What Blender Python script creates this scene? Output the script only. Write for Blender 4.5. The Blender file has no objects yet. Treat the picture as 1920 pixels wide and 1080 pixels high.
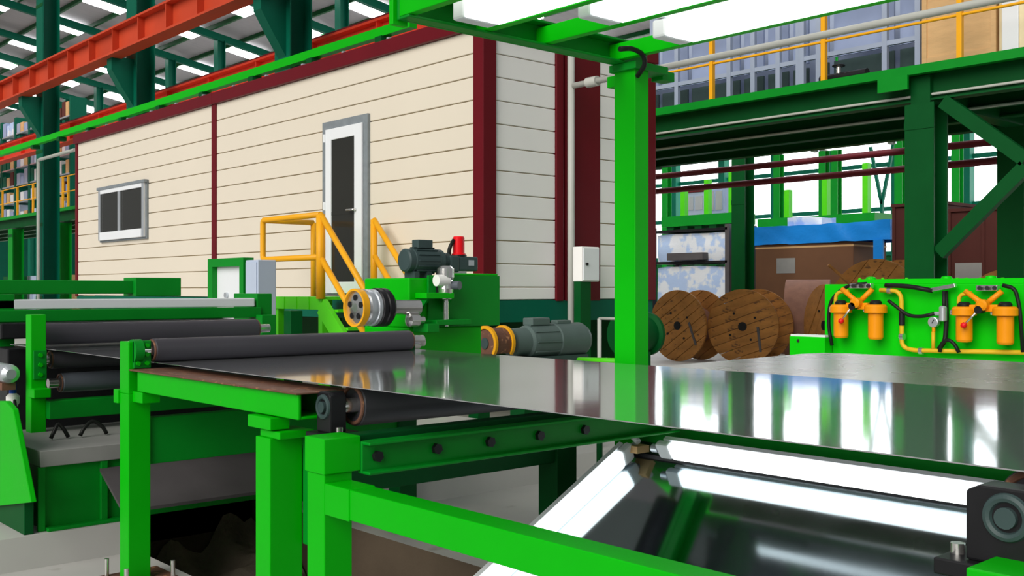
import bpy, math, random
from mathutils import Vector, Matrix, noise
random.seed(7)
sc = bpy.context.scene
COL = sc.collection

# ------------------------------------------------------------------ camera
F, HOR, H = 1970.0, 543.0, 1.5            # focal length in pixels of a 1920 frame, horizon row, eye height
HYP = math.hypot(F, 1763.0)
CA, SA = F / HYP, 1763.0 / HYP
cam_d = bpy.data.cameras.new('camera')
cam = bpy.data.objects.new('camera', cam_d)
COL.objects.link(cam)
cam_d.sensor_fit = 'HORIZONTAL'
cam_d.sensor_width = 36.0
cam_d.lens = 36.0 * F / 1920.0
cam_d.shift_y = (HOR - 540.0) / 1920.0
cam_d.clip_start, cam_d.clip_end = 0.05, 400
cam.location = (0, 0, H)
cam.rotation_euler = (math.radians(90), 0, math.atan2(CA, SA))
sc.camera = cam

# ------------------------------------------------------------------ sky, sun, exposure
world = bpy.data.worlds.new('sky')
sc.world = world
world.use_nodes = True
bg = world.node_tree.nodes['Background']
bg.inputs['Color'].default_value = (0.93, 0.97, 1.0, 1)
bg.inputs['Strength'].default_value = 0.22
sun_d = bpy.data.lights.new('sun', 'SUN')
sun_d.energy = 2.75
sun_d.angle = math.radians(50)
sun_d.color = (1.0, 0.96, 0.9)
sun = bpy.data.objects.new('sun', sun_d)
COL.objects.link(sun)
sun.location = (0, -10, 20)
sun.rotation_euler = Vector((-0.27, 1.0, -0.58)).to_track_quat('-Z', 'Y').to_euler()
vs = sc.view_settings
vs.view_transform = 'Standard'
vs.look = 'None'
vs.gamma = 1.0
vs.use_curve_mapping = False
vs.exposure = 0.12

# ------------------------------------------------------------------ pixel rays to points on known planes
def ray(x, y):
    a = (x - 960) / F
    b = (HOR - y) / F
    return Vector((-CA + SA * a, SA + CA * a, b))
def onY(x, y, Y):
    d = ray(x, y); return d * (Y / d.y) + Vector((0, 0, H))
def onX(x, y, X):
    d = ray(x, y); return d * (X / d.x) + Vector((0, 0, H))
def onZ(x, y, Z):
    d = ray(x, y); return d * ((Z - H) / d.z) + Vector((0, 0, H))
def xY(px, Y): return onY(px, 500, Y).x
def yX(px, X): return onX(px, 500, X).y
def zR(ratio, Y): return H + ratio * 1.342 * Y
def zAt(py, X, Y):
    dep = -CA * X + SA * Y
    return H + (HOR - py) / F * dep

# ------------------------------------------------------------------ materials
def s(r, g, b):
    def f(v):
        v /= 255.0
        return v / 12.92 if v <= 0.04045 else ((v + 0.055) / 1.055) ** 2.4
    return (f(r), f(g), f(b))
M = {}
def mat(name, rgb, rough=0.45, var=0.12, metal=0.0, scale=3.0, bump=0.0, wear=None, wear_amt=0.0, stretch=(1, 1, 1), spec=0.25, rvar=0.08):
    m = bpy.data.materials.new(name); m.use_nodes = True
    nt = m.node_tree; N = nt.nodes; L = nt.links
    p = N['Principled BSDF']
    tc = N.new('ShaderNodeTexCoord'); mp = N.new('ShaderNodeMapping')
    mp.inputs['Scale'].default_value = stretch
    L.new(tc.outputs['Object'], mp.inputs['Vector'])
    nz = N.new('ShaderNodeTexNoise'); nz.inputs['Scale'].default_value = scale; nz.inputs['Detail'].default_value = 5
    L.new(mp.outputs['Vector'], nz.inputs['Vector'])
    mx = N.new('ShaderNodeMix'); mx.data_type = 'RGBA'
    mx.inputs[6].default_value = tuple(c * (1 - var) for c in rgb) + (1,)
    mx.inputs[7].default_value = tuple(min(1, c * (1 + var)) for c in rgb) + (1,)
    L.new(nz.outputs['Fac'], mx.inputs[0])
    out = mx.outputs[2]
    if wear:
        n2 = N.new('ShaderNodeTexNoise'); n2.inputs['Scale'].default_value = scale * 3.1; n2.inputs['Detail'].default_value = 8
        L.new(mp.outputs['Vector'], n2.inputs['Vector'])
        cr = N.new('ShaderNodeValToRGB')
        cr.color_ramp.elements[0].position = 0.72 - wear_amt; cr.color_ramp.elements[1].position = 0.80 - wear_amt
        L.new(n2.outputs['Fac'], cr.inputs['Fac'])
        m2 = N.new('ShaderNodeMix'); m2.data_type = 'RGBA'
        L.new(cr.outputs['Color'], m2.inputs[0]); L.new(out, m2.inputs[6]); m2.inputs[7].default_value = tuple(wear) + (1,)
        out = m2.outputs[2]
    L.new(out, p.inputs['Base Color'])
    p.inputs['Metallic'].default_value = metal
    mr = N.new('ShaderNodeMapRange')
    mr.inputs['To Min'].default_value = max(0.02, rough - rvar); mr.inputs['To Max'].default_value = min(1, rough + rvar)
    L.new(nz.outputs['Fac'], mr.inputs['Value']); L.new(mr.outputs['Result'], p.inputs['Roughness'])
    p.inputs['Specular IOR Level'].default_value = spec
    if bump:
        bp = N.new('ShaderNodeBump'); bp.inputs['Strength'].default_value = bump; bp.inputs['Distance'].default_value = 0.02
        n3 = N.new('ShaderNodeTexNoise'); n3.inputs['Scale'].default_value = scale * 6; n3.inputs['Detail'].default_value = 4
        L.new(mp.outputs['Vector'], n3.inputs['Vector'])
        L.new(n3.outputs['Fac'], bp.inputs['Height']); L.new(bp.outputs['Normal'], p.inputs['Normal'])
    M[name] = m
    return m
def emit(name, rgb, strength):
    m = mat(name, rgb, 0.4, 0.0)
    p = m.node_tree.nodes['Principled BSDF']
    p.inputs['Emission Color'].default_value = tuple(rgb) + (1,)
    p.inputs['Emission Strength'].default_value = strength
    return m

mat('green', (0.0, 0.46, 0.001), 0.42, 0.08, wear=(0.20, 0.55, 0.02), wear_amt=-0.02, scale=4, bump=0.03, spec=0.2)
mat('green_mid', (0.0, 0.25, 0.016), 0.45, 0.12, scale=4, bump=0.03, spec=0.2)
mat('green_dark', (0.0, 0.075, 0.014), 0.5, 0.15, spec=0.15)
mat('teal', (0.0, 0.115, 0.066), 0.5, 0.14, scale=1.2, spec=0.15)
mat('lime', (0.09, 0.66, 0.01), 0.4, 0.08)
mat('panel_green', (0.002, 0.62, 0.002), 0.4, 0.08, scale=4, spec=0.2)
mat('orange_red', (0.56, 0.062, 0.022), 0.5, 0.25, scale=1.0)
mat('red_lead', (0.95, 0.075, 0.035), 0.5, 0.2, scale=1.0)
mat('maroon', (0.135, 0.004, 0.010), 0.4, 0.15, scale=2.0, wear=(0.36, 0.10, 0.13), wear_amt=-0.035, spec=0.2)
mat('cream', (0.76, 0.69, 0.575), 0.55, 0.04, scale=0.8)
mat('joint', (0.74, 0.61, 0.36), 0.8, 0.1)
mat('white_board', (0.93, 0.92, 0.90), 0.5, 0.04, scale=0.8)
mat('white', (0.82, 0.85, 0.88), 0.35, 0.03)
mat('grey_trim', (0.22, 0.25, 0.27), 0.5, 0.25, scale=14)
mat('silver', (0.62, 0.66, 0.70), 0.3, 0.08, metal=0.6)
mat('chrome', (0.75, 0.74, 0.72), 0.2, 0.15, metal=0.9, scale=12)
mat('dark_glass', (0.026, 0.026, 0.022), 0.12, 0.3, scale=0.8, spec=0.3)
mat('yellow', (0.90, 0.42, 0.012), 0.4, 0.08)
mat('filter_orange', (0.95, 0.33, 0.004), 0.35, 0.06)
mat('pipe_yellow', (0.80, 0.50, 0.02), 0.4, 0.12, scale=8)
mat('rubber', (0.055, 0.052, 0.062), 0.42, 0.2, scale=5, stretch=(1, 0.3, 1))
mat('black', (0.012, 0.012, 0.014), 0.4, 0.3, scale=10)
mat('hose', (0.010, 0.012, 0.010), 0.45, 0.2)
mat('motor', (0.10, 0.145, 0.135), 0.45, 0.15, scale=6)
mat('motor_dark', (0.045, 0.075, 0.075), 0.4, 0.2, scale=8)
mat('red', (0.85, 0.005, 0.012), 0.35, 0.05)
mat('blue', (0.005, 0.06, 0.45), 0.35, 0.08)
mat('tarp', (0.01, 0.26, 0.80), 0.45, 0.15, scale=2, bump=0.3)
mat('wrap', (0.50, 0.66, 0.95), 0.35, 0.0, scale=1.1, wear=(0.85, 0.9, 0.97), wear_amt=0.26, bump=0.6)
mat('box_blue', (0.33, 0.40, 0.60), 0.5, 0.12)
mat('blue_grey', (0.36, 0.42, 0.55), 0.45, 0.1)
mat('wood', (0.42, 0.185, 0.046), 0.6, 0.65, scale=2.5, stretch=(1, 1, 2), bump=0.2, wear=(0.16, 0.075, 0.03), wear_amt=0.12)
mat('wood_pink', (0.30, 0.15, 0.105), 0.65, 0.35, scale=6, bump=0.2)
mat('crate', (0.66, 0.42, 0.20), 0.6, 0.18, scale=4, stretch=(1, 1, 4), bump=0.1)
mat('cream_wrap', (0.82, 0.70, 0.45), 0.5, 0.2, scale=3)
mat('cardboard', (0.17, 0.082, 0.042), 0.75, 0.2, scale=2)
mat('rust_box', (0.11, 0.032, 0.026), 0.7, 0.2, scale=1.5)
mat('rust_plate', (0.16, 0.075, 0.05), 0.55, 0.5, scale=9, wear=(0.42, 0.20, 0.10), wear_amt=0.12, bump=0.1)
mat('concrete', (0.56, 0.55, 0.53), 0.55, 0.18, scale=1.1, bump=0.05, wear=(0.40, 0.385, 0.36), wear_amt=0.10)
mat('concrete_grey', (0.30, 0.30, 0.29), 0.6, 0.25, scale=2.4, bump=0.08)
mat('pit', (0.13, 0.098, 0.068), 0.9, 0.35, scale=2.5, bump=0.3)
mat('soil', (0.42, 0.34, 0.26), 0.95, 0.45, scale=4, bump=0.6)
mat('roof', (0.36, 0.335, 0.35), 0.6, 0.15, scale=2.0, stretch=(3, 0.3, 1))
mat('sheet_grey', (0.115, 0.105, 0.11), 0.5, 0.25, scale=3.5, metal=0.3, bump=0.05)
mat('blue_steel', (0.11, 0.125, 0.15), 0.4, 0.15)
mat('pale_blue', (0.50, 0.58, 0.72), 0.45, 0.05)
mat('conduit', (0.50, 0.51, 0.47), 0.4, 0.1)
mat('mirror', (0.50, 0.57, 0.60), 0.09, 0.10, metal=1.0, scale=3.0, rvar=0.06)
mat('plate', (0.56, 0.49, 0.46), 0.27, 0.10, metal=0.85, scale=2.0, rvar=0.05)  # brown tint puts the reflection of brown goods into the colour
mat('maroon_pipe', (0.16, 0.012, 0.02), 0.45, 0.15)
emit('tube', (0.96, 1.0, 1.0), 1.7)
emit('tube_soft', (0.96, 1.0, 1.0), 3.0)
emit('daylight', (0.97, 0.99, 1.0), 9.0)
emit('sky_pane', (0.93, 0.97, 1.0), 3.0)

# polished steel: long faint waviness along the strip
m = mat('steel', (0.62, 0.635, 0.66), 0.075, 0.04, metal=0.84, scale=1.5, rvar=0.02)
nt = m.node_tree; p = nt.nodes['Principled BSDF']
wv = nt.nodes.new('ShaderNodeTexNoise'); wv.inputs['Scale'].default_value = 2.2; wv.inputs['Detail'].default_value = 2
bp = nt.nodes.new('ShaderNodeBump'); bp.inputs['Strength'].default_value = 0.02; bp.inputs['Distance'].default_value = 0.02
nt.links.new(nt.nodes['Mapping'].outputs['Vector'], wv.inputs['Vector'])
nt.links.new(wv.outputs['Fac'], bp.inputs['Height']); nt.links.new(bp.outputs['Normal'], p.inputs['Normal'])

# ------------------------------------------------------------------ mesh builder
class MB:
    def __init__(self): self.v = []; self.f = []; self.sm = []
    def add(self, vs, fs, smooth=False):
        o = len(self.v); self.v += [Vector(q) for q in vs]
        for k, q in enumerate(fs):
            self.f.append([o + i for i in q])
            self.sm.append(smooth if isinstance(smooth, bool) else smooth[k])
        return self
    def box(self, x0, x1, y0, y1, z0, z1):
        x0, x1 = sorted((x0, x1)); y0, y1 = sorted((y0, y1)); z0, z1 = sorted((z0, z1))
        return self.add([(x0,y0,z0),(x1,y0,z0),(x1,y1,z0),(x0,y1,z0),(x0,y0,z1),(x1,y0,z1),(x1,y1,z1),(x0,y1,z1)],
                 [(0,3,2,1),(4,5,6,7),(0,1,5,4),(1,2,6,5),(2,3,7,6),(3,0,4,7)])
    def bar(self, a, b, w, h, up=(0,0,1)):
        a, b = Vector(a), Vector(b); d = (b - a).normalized(); u = Vector(up)
        sd = d.cross(u)
        if sd.length < 1e-4: sd = d.cross(Vector((0, 1, 0)))
        sd.normalize(); u = sd.cross(d).normalized()
        P = []
        for c in (a, b):
            for i, j in ((-1,-1),(1,-1),(1,1),(-1,1)): P.append(c + sd * (i * w / 2) + u * (j * h / 2))
        return self.add(P, [(0,1,2,3),(7,6,5,4),(0,4,5,1),(1,5,6,2),(2,6,7,3),(3,7,4,0)])
    def lathe(self, prof, c, ax, n=28, close=False):
        """prof: list of (radius, height along ax)"""
        c = Vector(c); ax = Vector(ax).normalized()
        u = ax.orthogonal().normalized(); w = ax.cross(u)
        P = []; Fc = []; S = []
        for r, h in prof:
            for k in range(n):
                t = 2 * math.pi * k / n
                P.append(c + ax * h + (u * math.cos(t) + w * math.sin(t)) * r)
        m_ = len(prof)
        for i in range(m_ if close else m_ - 1):
            j = (i + 1) % m_
            flat = abs(prof[j][1] - prof[i][1]) < abs(prof[j][0] - prof[i][0])
            for k in range(n):
                k2 = (k + 1) % n
                Fc.append((i*n+k, i*n+k2, j*n+k2, j*n+k)); S.append(not flat)
        if not close:
            if prof[0][0] > 1e-5: Fc.append(tuple(range(n))[::-1]); S.append(False)
            if prof[-1][0] > 1e-5: Fc.append(tuple((m_-1)*n+k for k in range(n))); S.append(False)
        # split shading at sharp rings by duplicating verts per segment
        o = len(self.v)
        for q, sm in zip(Fc, S):
            pass
        segs = {}
        for q, sm in zip(Fc, S):
            key = (min(i // n for i in q), max(i // n for i in q), sm, len(q) > 4)
            segs.setdefault(key, []).append(q)
        for key, qs in segs.items():
            idx = {}; vv = []; ff = []
            for q in qs:
                g = []
                for i in q:
                    if i not in idx: idx[i] = len(vv); vv.append(P[i])
                    g.append(idx[i])
                ff.append(g)
            self.add(vv, ff, key[2])
        return self
    def cyl(self, a, b, r, r2=None, n=24):
        a, b = Vector(a), Vector(b)
        return self.lathe([(r, 0), (r if r2 is None else r2, (b - a).length)], a, b - a, n)
    def tube(self, pts, r, n=8, rad=0.0):
        pts = [Vector(q) for q in pts]
        if rad > 0:
            out = [pts[0]]
            for i in range(1, len(pts) - 1):
                p0, p1, p2 = pts[i-1], pts[i], pts[i+1]
                rr = min(rad, (p0-p1).length * .49, (p2-p1).length * .49)
                A = p1 + (p0 - p1).normalized() * rr; B = p1 + (p2 - p1).normalized() * rr
                for k in range(5):
                    t = k / 4; out.append(A * (1-t)**2 + p1 * 2*t*(1-t) + B * t*t)
            out.append(pts[-1]); pts = out
        P = []; Fc = []
        prev = None
        for i, q in enumerate(pts):
            d = (pts[min(i+1, len(pts)-1)] - pts[max(i-1, 0)]).normalized()
            u = d.orthogonal().normalized() if prev is None else (prev - d * prev.dot(d)).normalized()
            prev = u; w = d.cross(u)
            for k in range(n):
                t = 2 * math.pi * k / n
                P.append(q + (u * math.cos(t) + w * math.sin(t)) * r)
        for i in range(len(pts) - 1):
            for k in range(n):
                k2 = (k + 1) % n
                Fc.append((i*n+k, i*n+k2, (i+1)*n+k2, (i+1)*n+k))
        Fc.append(tuple(range(n))[::-1]); Fc.append(tuple((len(pts)-1)*n+k for k in range(n)))
        return self.add(P, Fc, [True] * (len(Fc) - 2) + [False, False])
    def prism(self, poly, off):
        """poly: 3D points of a planar polygon, off: extrusion vector"""
        poly = [Vector(q) for q in poly]; off = Vector(off); n = len(poly)
        Fc = [tuple(range(n))[::-1], tuple(n + i for i in range(n))]
        for i in range(n): Fc.append((i, (i+1) % n, n + (i+1) % n, n + i))
        return self.add(poly + [q + off for q in poly], Fc)
    def torus(self, c, ax, R, r, n=36, k=8):
        return self.lathe([(R + r * math.cos(2*math.pi*j/k), r * math.sin(2*math.pi*j/k)) for j in range(k)], c, ax, n, close=True)
    def build(self, name, material, parent=None, bevel=0.0):
        lo = Vector([min(q[i] for q in self.v) for i in range(3)]); hi = Vector([max(q[i] for q in self.v) for i in range(3)])
        org = Vector(((lo.x + hi.x) / 2, (lo.y + hi.y) / 2, lo.z))
        me = bpy.data.meshes.new(name)
        me.from_pydata([q - org for q in self.v], [], self.f)
        me.polygons.foreach_set('use_smooth', self.sm)
        me.materials.append(M[material])
        import bmesh as _b
        bm = _b.new(); bm.from_mesh(me); _b.ops.recalc_face_normals(bm, faces=bm.faces); bm.to_mesh(me); bm.free()
        me.update()
        ob = bpy.data.objects.new(name, me); COL.objects.link(ob)
        if parent is not None:
            ob.parent = parent; ob.location = org - WL[parent.name]
        else: ob.location = org
        WL[ob.name] = org
        if bevel:
            md = ob.modifiers.new('bevel', 'BEVEL'); md.width = bevel; md.segments = 2; md.limit_method = 'ANGLE'
        return ob
WL = {}
def tag(o, label, cat, group=None):
    o['label'] = label; o['category'] = cat
    if group: o['group'] = group
    return o
def struct(o): o['kind'] = 'structure'; return o
def thing(name, label, cat, loc, group=None):
    o = bpy.data.objects.new(name, None); COL.objects.link(o)
    o.location = loc; o.empty_display_size = 0.1
    WL[o.name] = Vector(loc)
    return tag(o, label, cat, group)
def again(ob, delta, parent):
    c = ob.copy(); COL.objects.link(c); c.parent = parent
    w = WL[ob.name] + Vector(delta); c.location = w - WL[parent.name] if parent else w
    WL[c.name] = w
    return c
def B(*a): return MB().box(*a)
def copy_thing(root, delta, label, group=None):
    r = root.copy(); COL.objects.link(r); r.location = root.location + Vector(delta); WL[r.name] = WL[root.name] + Vector(delta)
    r['label'] = label
    if group: r['group'] = group
    for ch in list(root.children):
        c = ch.copy(); COL.objects.link(c); c.parent = r; WL[c.name] = WL[ch.name] + Vector(delta)
        for g in list(ch.children):
            d = g.copy(); COL.objects.link(d); d.parent = c; WL[d.name] = WL[g.name] + Vector(delta)
    return r

# ================================================================== SETTING
PX0, PX1, PY0, PY1 = -6.9, 0.6, 2.42, 3.66          # pit opening
PLX = -5.92                                           # edge of the raised plinth
def floor_mesh():
    m = MB()
    def q(x0, x1, y0, y1): m.add([(x0,y0,0),(x1,y0,0),(x1,y1,0),(x0,y1,0)], [(0,1,2,3)])
    X0, X1, Y0, Y1 = -108, 12, -8, 48
    q(X0, PX0, Y0, Y1); q(PX1, X1, Y0, Y1); q(PX0, PX1, Y0, PY0); q(PX0, PX1, PY1, Y1)
    return m
struct(floor_mesh().build('floor', 'concrete'))
m = MB()
zb = -1.5
m.add([(PX0,PY0,zb),(PX0,PY1,zb),(PX0,PY1,0),(PX0,PY0,0)], [(0,1,2,3)])
m.add([(PX1,PY0,zb),(PX1,PY1,zb),(PX1,PY1,0),(PX1,PY0,0)], [(3,2,1,0)])
m.add([(PX0,PY0,zb),(PX1,PY0,zb),(PX1,PY0,0),(PX0,PY0,0)], [(3,2,1,0)])
m.add([(PX0,PY1,zb),(PX1,PY1,zb),(PX1,PY1,0),(PX0,PY1,0)], [(0,1,2,3)])
struct(m.build('wall_pit', 'pit'))
m = MB(); m.add([(PX0,PY0,zb),(PX1,PY0,zb),(PX1,PY1,zb),(PX0,PY1,zb)], [(0,1,2,3)])
struct(m.build('floor_pit', 'pit'))
# raised concrete plinth under the entry machines, notched by the pit
struct(MB().box(-30, PX0, -3.5, 6.9, 0.0, 0.18).box(PX0, PLX, -3.5, PY0, 0.0, 0.18).box(PX0, PLX, PY1, 6.9, 0.0, 0.18).build('floor_plinth', 'concrete'))
struct(MB().box(PX0-.01, PX0, PY0, PY1, -.2, .179).build('trim_pit', 'pit'))
# soil heap in the pit
m = MB(); nx, ny = 44, 22
P = []
for j in range(ny + 1):
    for i in range(nx + 1):
        u, v = i / nx, j / ny
        x = PX0 + 0.02 + (PX1 - PX0 - 2.6) * u; y = PY0 + 0.02 + (PY1 - PY0 - 0.04) * v
        h = -0.42 - 1.0 * u ** 0.8 + 0.30 * v + 0.22 * noise.noise((x * 1.6, y * 2.3, 0)) + 0.16 * noise.noise((x * 6, y * 6, 3))
        h *= 1.0
        P.append((x, y, min(h, -0.08)))
for j in range(ny):
    for i in range(nx):
        a = j * (nx + 1) + i; m.f.append([a, a + 1, a + nx + 2, a + nx + 1]); m.sm.append(True)
m.v = [Vector(q) for q in P]
so = m.build('soil_heap', 'soil'); tag(so, 'loose brown soil heaped in the pit below the line', 'soil'); so['kind'] = 'stuff'

# roof: falls away from the camera side, skylights as panels between the purlins
RT, RZ, RY = 0.168, 13.4, 22.5
def rz(y): return RZ - RT * (y - RY)
RX0, RX1, RYA, RYB = -106, -12, 8.0, 47.0
m = MB()
m.add([(RX0,RYA,rz(RYA)+.25),(RX1,RYA,rz(RYA)+.25),(RX1,RYB,rz(RYB)+.25),(RX0,RYB,rz(RYB)+.25),
       (RX0,RYA,rz(RYA)+.32),(RX1,RYA,rz(RYA)+.32),(RX1,RYB,rz(RYB)+.32),(RX0,RYB,rz(RYB)+.32)],
      [(0,1,2,3),(7,6,5,4),(0,4,5,1),(1,5,6,2),(2,6,7,3),(3,7,4,0)])
ceil = struct(m.build('ceiling', 'roof'))
y = 20.4 - 1.71 * 5; pur = None
while y < 40:
    if pur is None: pur = MB().bar((RX0, y, rz(y)+.16), (RX1, y, rz(y)+.16), 0.13, 0.18).build('purlin', 'green_dark', ceil); y0p = y
    else: again(pur, (0, y - y0p, rz(y) - rz(y0p)), ceil)
    y += 1.71
far_x = [641, 530, 412, 320, 245, 185, 127, 60]
FARX = [xY(px, 22.5) for px in far_x]
raf = None
for X in FARX:
    if raf is None: raf = MB().bar((X, RYA, rz(RYA)-.17), (X, RYB, rz(RYB)-.17), 0.22, 0.32).build('rafter', 'teal', ceil); xr = X
    else: again(raf, (X - xr, 0, 0), ceil)
sk = None; k0 = 0
for kx in range(-6, 9):
    X = -47.1 - 5.35 * kx
    for ky in range(-2, 7):
        Y0 = 20.4 + 3.42 * ky
        if sk is None:
            sk = MB().prism([(X-.62, Y0, rz(Y0)+.02), (X+.62, Y0, rz(Y0)+.02), (X+.62, Y0+1.7, rz(Y0+1.7)+.02), (X-.62, Y0+1.7, rz(Y0+1.7)+.02)], (0, 0, .05)).build('skylight', 'daylight', ceil)
            x0, y0 = X, Y0
        else: again(sk, (X - x0, Y0 - y0, rz(Y0) - rz(y0)), ceil)

# far end walls
struct(MB().box(-108.2, -108, 8, 48, 0, 16).build('wall_end', 'teal'))
WY = 46.0
wl = struct(MB().box(-108, 20, WY + .2, WY + .4, 0, 3.2).build('wall_back', 'green_dark'))
wr = struct(MB().box(-108, 20, WY + .2, WY + .4, 9.6, 13).build('wall_back_upper', 'green_dark'))
pane = mull = gir = None
xw = -74.0; i = 0
while xw < 16:
    for j, z0 in enumerate((3.2, 5.3, 7.4)):
        if pane is None:
            pane = struct(MB().box(xw + .22, xw + 3.1, WY + .22, WY + .26, z0 + .1, z0 + 2.05).build('window_1', 'sky_pane')); pw = (xw, z0)
        else:
            c = again(pane, (xw - pw[0], 0, z0 - pw[1]), None); c.name = 'window_%d' % (i * 3 + j + 1); struct(c)
    if mull is None: mull = struct(MB().box(xw - .2, xw + .2, WY - .2, WY + .2, 0, 9.6).build('trim_1', 'teal')); mw = xw
    else: c = again(mull, (xw - mw, 0, 0), None); c.name = 'trim_%d' % (i + 1); struct(c)
    xw += 3.3; i += 1
for j, z0 in enumerate((3.2, 5.3, 7.4, 9.5)):
    struct(MB().box(-75, 17, WY + .1, WY + .21, z0 - .1, z0 + .1).build('trim_girt_%d' % (j + 1), 'teal'))

# ------------------------------------------------------------------ hall columns
def h_column(name, x, y, w, d, h, label, material='teal', group=None, base=0.0, haunch=None):
    T = thing(name, label, 'column', (x, y, base), group)
    MB().box(x-w/2, x+w/2, y-d/2, y-d/2+.03, base, h).build('flange', material, T)
    MB().box(x-w/2, x+w/2, y+d/2-.03, y+d/2, base, h).build('flange', material, T)
    MB().box(x-.015, x+.015, y-d/2+.03, y+d/2-.03, base, h).build('web', material, T)
    mb = MB()
    for z in [base + 1.2 + 2.2 * k for k in range(int((h - base - 1.2) / 2.2) + 1)]:
        if z < h: mb = MB().box(x-w/2-.005, x+w/2+.005, y-d/2-.008, y-d/2+.0, z, z + .10); mb.build('stiffener', 'green_dark', T)
    MB().box(x-w*.7, x+w*.7, y-d*.7, y+d*.7, base, base + .03).build('base_plate', material, T)
    return T
CY = 10.75
hall = []
for px, lab in ((550, 'thick dark teal hall column behind the cabin above its white door'),
                (264, 'thick dark teal hall column rising behind the cabin above its window'),
                (90, 'thick dark teal hall column standing clear beside the far end of the cabin')):
    X = xY(px, CY)
    T = h_column('hall_column', X, CY, 0.60, 0.5, 15.2, lab)
    # crane bracket reaching towards the runway beam
    m = MB().prism([(X-.15, CY-.25, 6.1), (X-.15, CY-.25, 7.28), (X-.15, CY-.80, 7.28), (X-.15, CY-.80, 6.95), (X-.15, CY-.52, 6.5)], (.30, 0, 0))
    m.build('crane_bracket', 'teal', T)
    hall.append(T)
for px in far_x:
    X = xY(px, 22.5)
    T = thing('far_hall_column', 'slim dark green column carrying the far roof rafters', 'column', (X, 22.5, 0), 'slim columns under the far roof')
    MB().box(X-.2, X+.2, 22.3, 22.33, 0, 13.1).build('flange', 'teal', T)
    MB().box(X-.2, X+.2, 22.67, 22.7, 0, 13.1).build('flange', 'teal', T)
    MB().box(X-.012, X+.012, 22.33, 22.67, 0, 13.1).build('web', 'teal', T)

# crane runway beams with stiffener plates
def runway(name, y, z0, z1, material, label, xa, xb, step, fw=0.4):
    T = thing(name, label, 'beam', ((xa+xb)/2, y, z0))
    MB().box(xa, xb, y-fw/2, y+fw/2, z0, z0+.05).build('flange', material, T)
    MB().box(xa, xb, y-fw/2, y+fw/2, z1-.05, z1).build('flange', material, T)
    MB().box(xa, xb, y-.015, y+.015, z0+.05, z1-.05).build('web', material, T)
    MB().box(xa, xb, y-.05, y+.05, z1, z1+.09).build('crane_rail', 'maroon_pipe', T)
    st = None; x = xa + .3
    while x < xb:
        if st is None: st = MB().box(x-.015, x+.015, y-fw/2+.02, y-.015, z0+.05, z1-.05).build('stiffener', material, T); xs = x
        else: again(st, (x - xs, 0, 0), T)
        x += step
    return T
runway('crane_runway_beam', 10.0, zR(.437, 9.8), zR(.487, 9.8), 'orange_red', 'orange crane runway beam with stiffener plates crossing before the teal columns', -60, -14, 1.55)
runway('crane_runway_beam', 11.75, zR(.300, 11.55), zR(.338, 11.55), 'red_lead', 'bright red crane runway beam passing behind the teal columns', -70, -15.2, 2.4, 0.35)

# green service rail above the cabin roof, with hangers and white lamps
GY = 9.6
T = thing('service_rail', 'long bright green square rail running above the cabin roof', 'rail', (-25, GY, zR(.30, GY)))
xa, xb = xY(-60, GY), xY(775, GY)
MB().box(xa, xb, GY-.07, GY+.07, zR(.311, GY), zR(.3225, GY)).build('beam', 'green', T)
for k in range(9):
    x = xb - .8 - k * 2.1
    MB().box(x-.09, x+.09, GY-.1, GY+.1, zR(.303, GY), zR(.311, GY)).build('hanger', 'green_dark', T)

# ================================================================== MEZZANINE
MYF, MYB = 11.75, 14.9
zt, zbm = zR(.1672, MYF), zR(.1605, MYF)
T = thing('mezzanine_deck', 'green steel mezzanine deck on dark green girders', 'mezzanine', (-25, MYF, 3.6))
MB().box(-75, 2, MYF, MYF + .1, zbm, zt).build('edge_beam', 'green_mid', T)
MB().box(-75, 2, MYF + .1, MYB, zbm + .02, zt - .02).build('deck_plate', 'green_dark', T)
for yy in (MYF + .25, MYF + 1.2, MYF + 2.1, MYB - .12):
    MB().box(-75, 2, yy - .02, yy + .02, zbm - .28, zbm + .02).build('girder', 'green_dark', T)
    MB().box(-75, 2, yy - .09, yy + .09, zbm - .30, zbm - .28).build('girder', 'green_dark', T)
MX = xY(1737, MYF + .3)
for k in range(-3, 2):
    x = MX + k * 6.6
    MB().box(x - .12, x + .12, MYF + .15, MYB, zbm - .33, zbm - .0).build('cross_beam', 'green_dark', T)
xk = xY(1676, MYF)
MB().box(xk - .19, xk + .19, MYF - .04, MYF, zbm - .17, zbm + .0).build('bracket_plate', 'green_mid', T)
# deck columns
for k, lab in ((0, 'dark green mezzanine column with diagonal braces behind the air filter panel'),):
    Tc = h_column('mezzanine_column', MX, MYF + .3, .36, .36, zbm - .33, lab, 'green_dark')
    a = onY(1762, 475, MYF + .2); b = onY(1925, 312, MYF + .2)
    MB().bar(a, b, .10, .16).build('brace', 'green_dark', Tc)
    a = onY(1770, 190, MYF + .2); b = onY(1925, 300, MYF + .2)
    MB().bar(a, b, .10, .16).build('brace', 'green_dark', Tc)
xc = xY(1393, 19.6)
h_column('hall_column', xc, 19.6, .36, .36, zAt(262, xc, 19.6), 'dark green column between wrapped bundles and blue tarpaulin', 'green_dark')
xc = xY(1905, MYB - .2)
h_column('mezzanine_column', xc, MYB - .2, .36, .36, zbm - .3, 'dark green mezzanine column beside the dark brown container', 'green_dark')
for px in (30, 118):
    xc = xY(px, MYF + .3)
    h_column('mezzanine_column', xc, MYF + .3, .5, .4, zbm - .33, 'green mezzanine column beyond the free-standing teal hall column', 'green_mid', 'mezzanine columns by the hall end')
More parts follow.
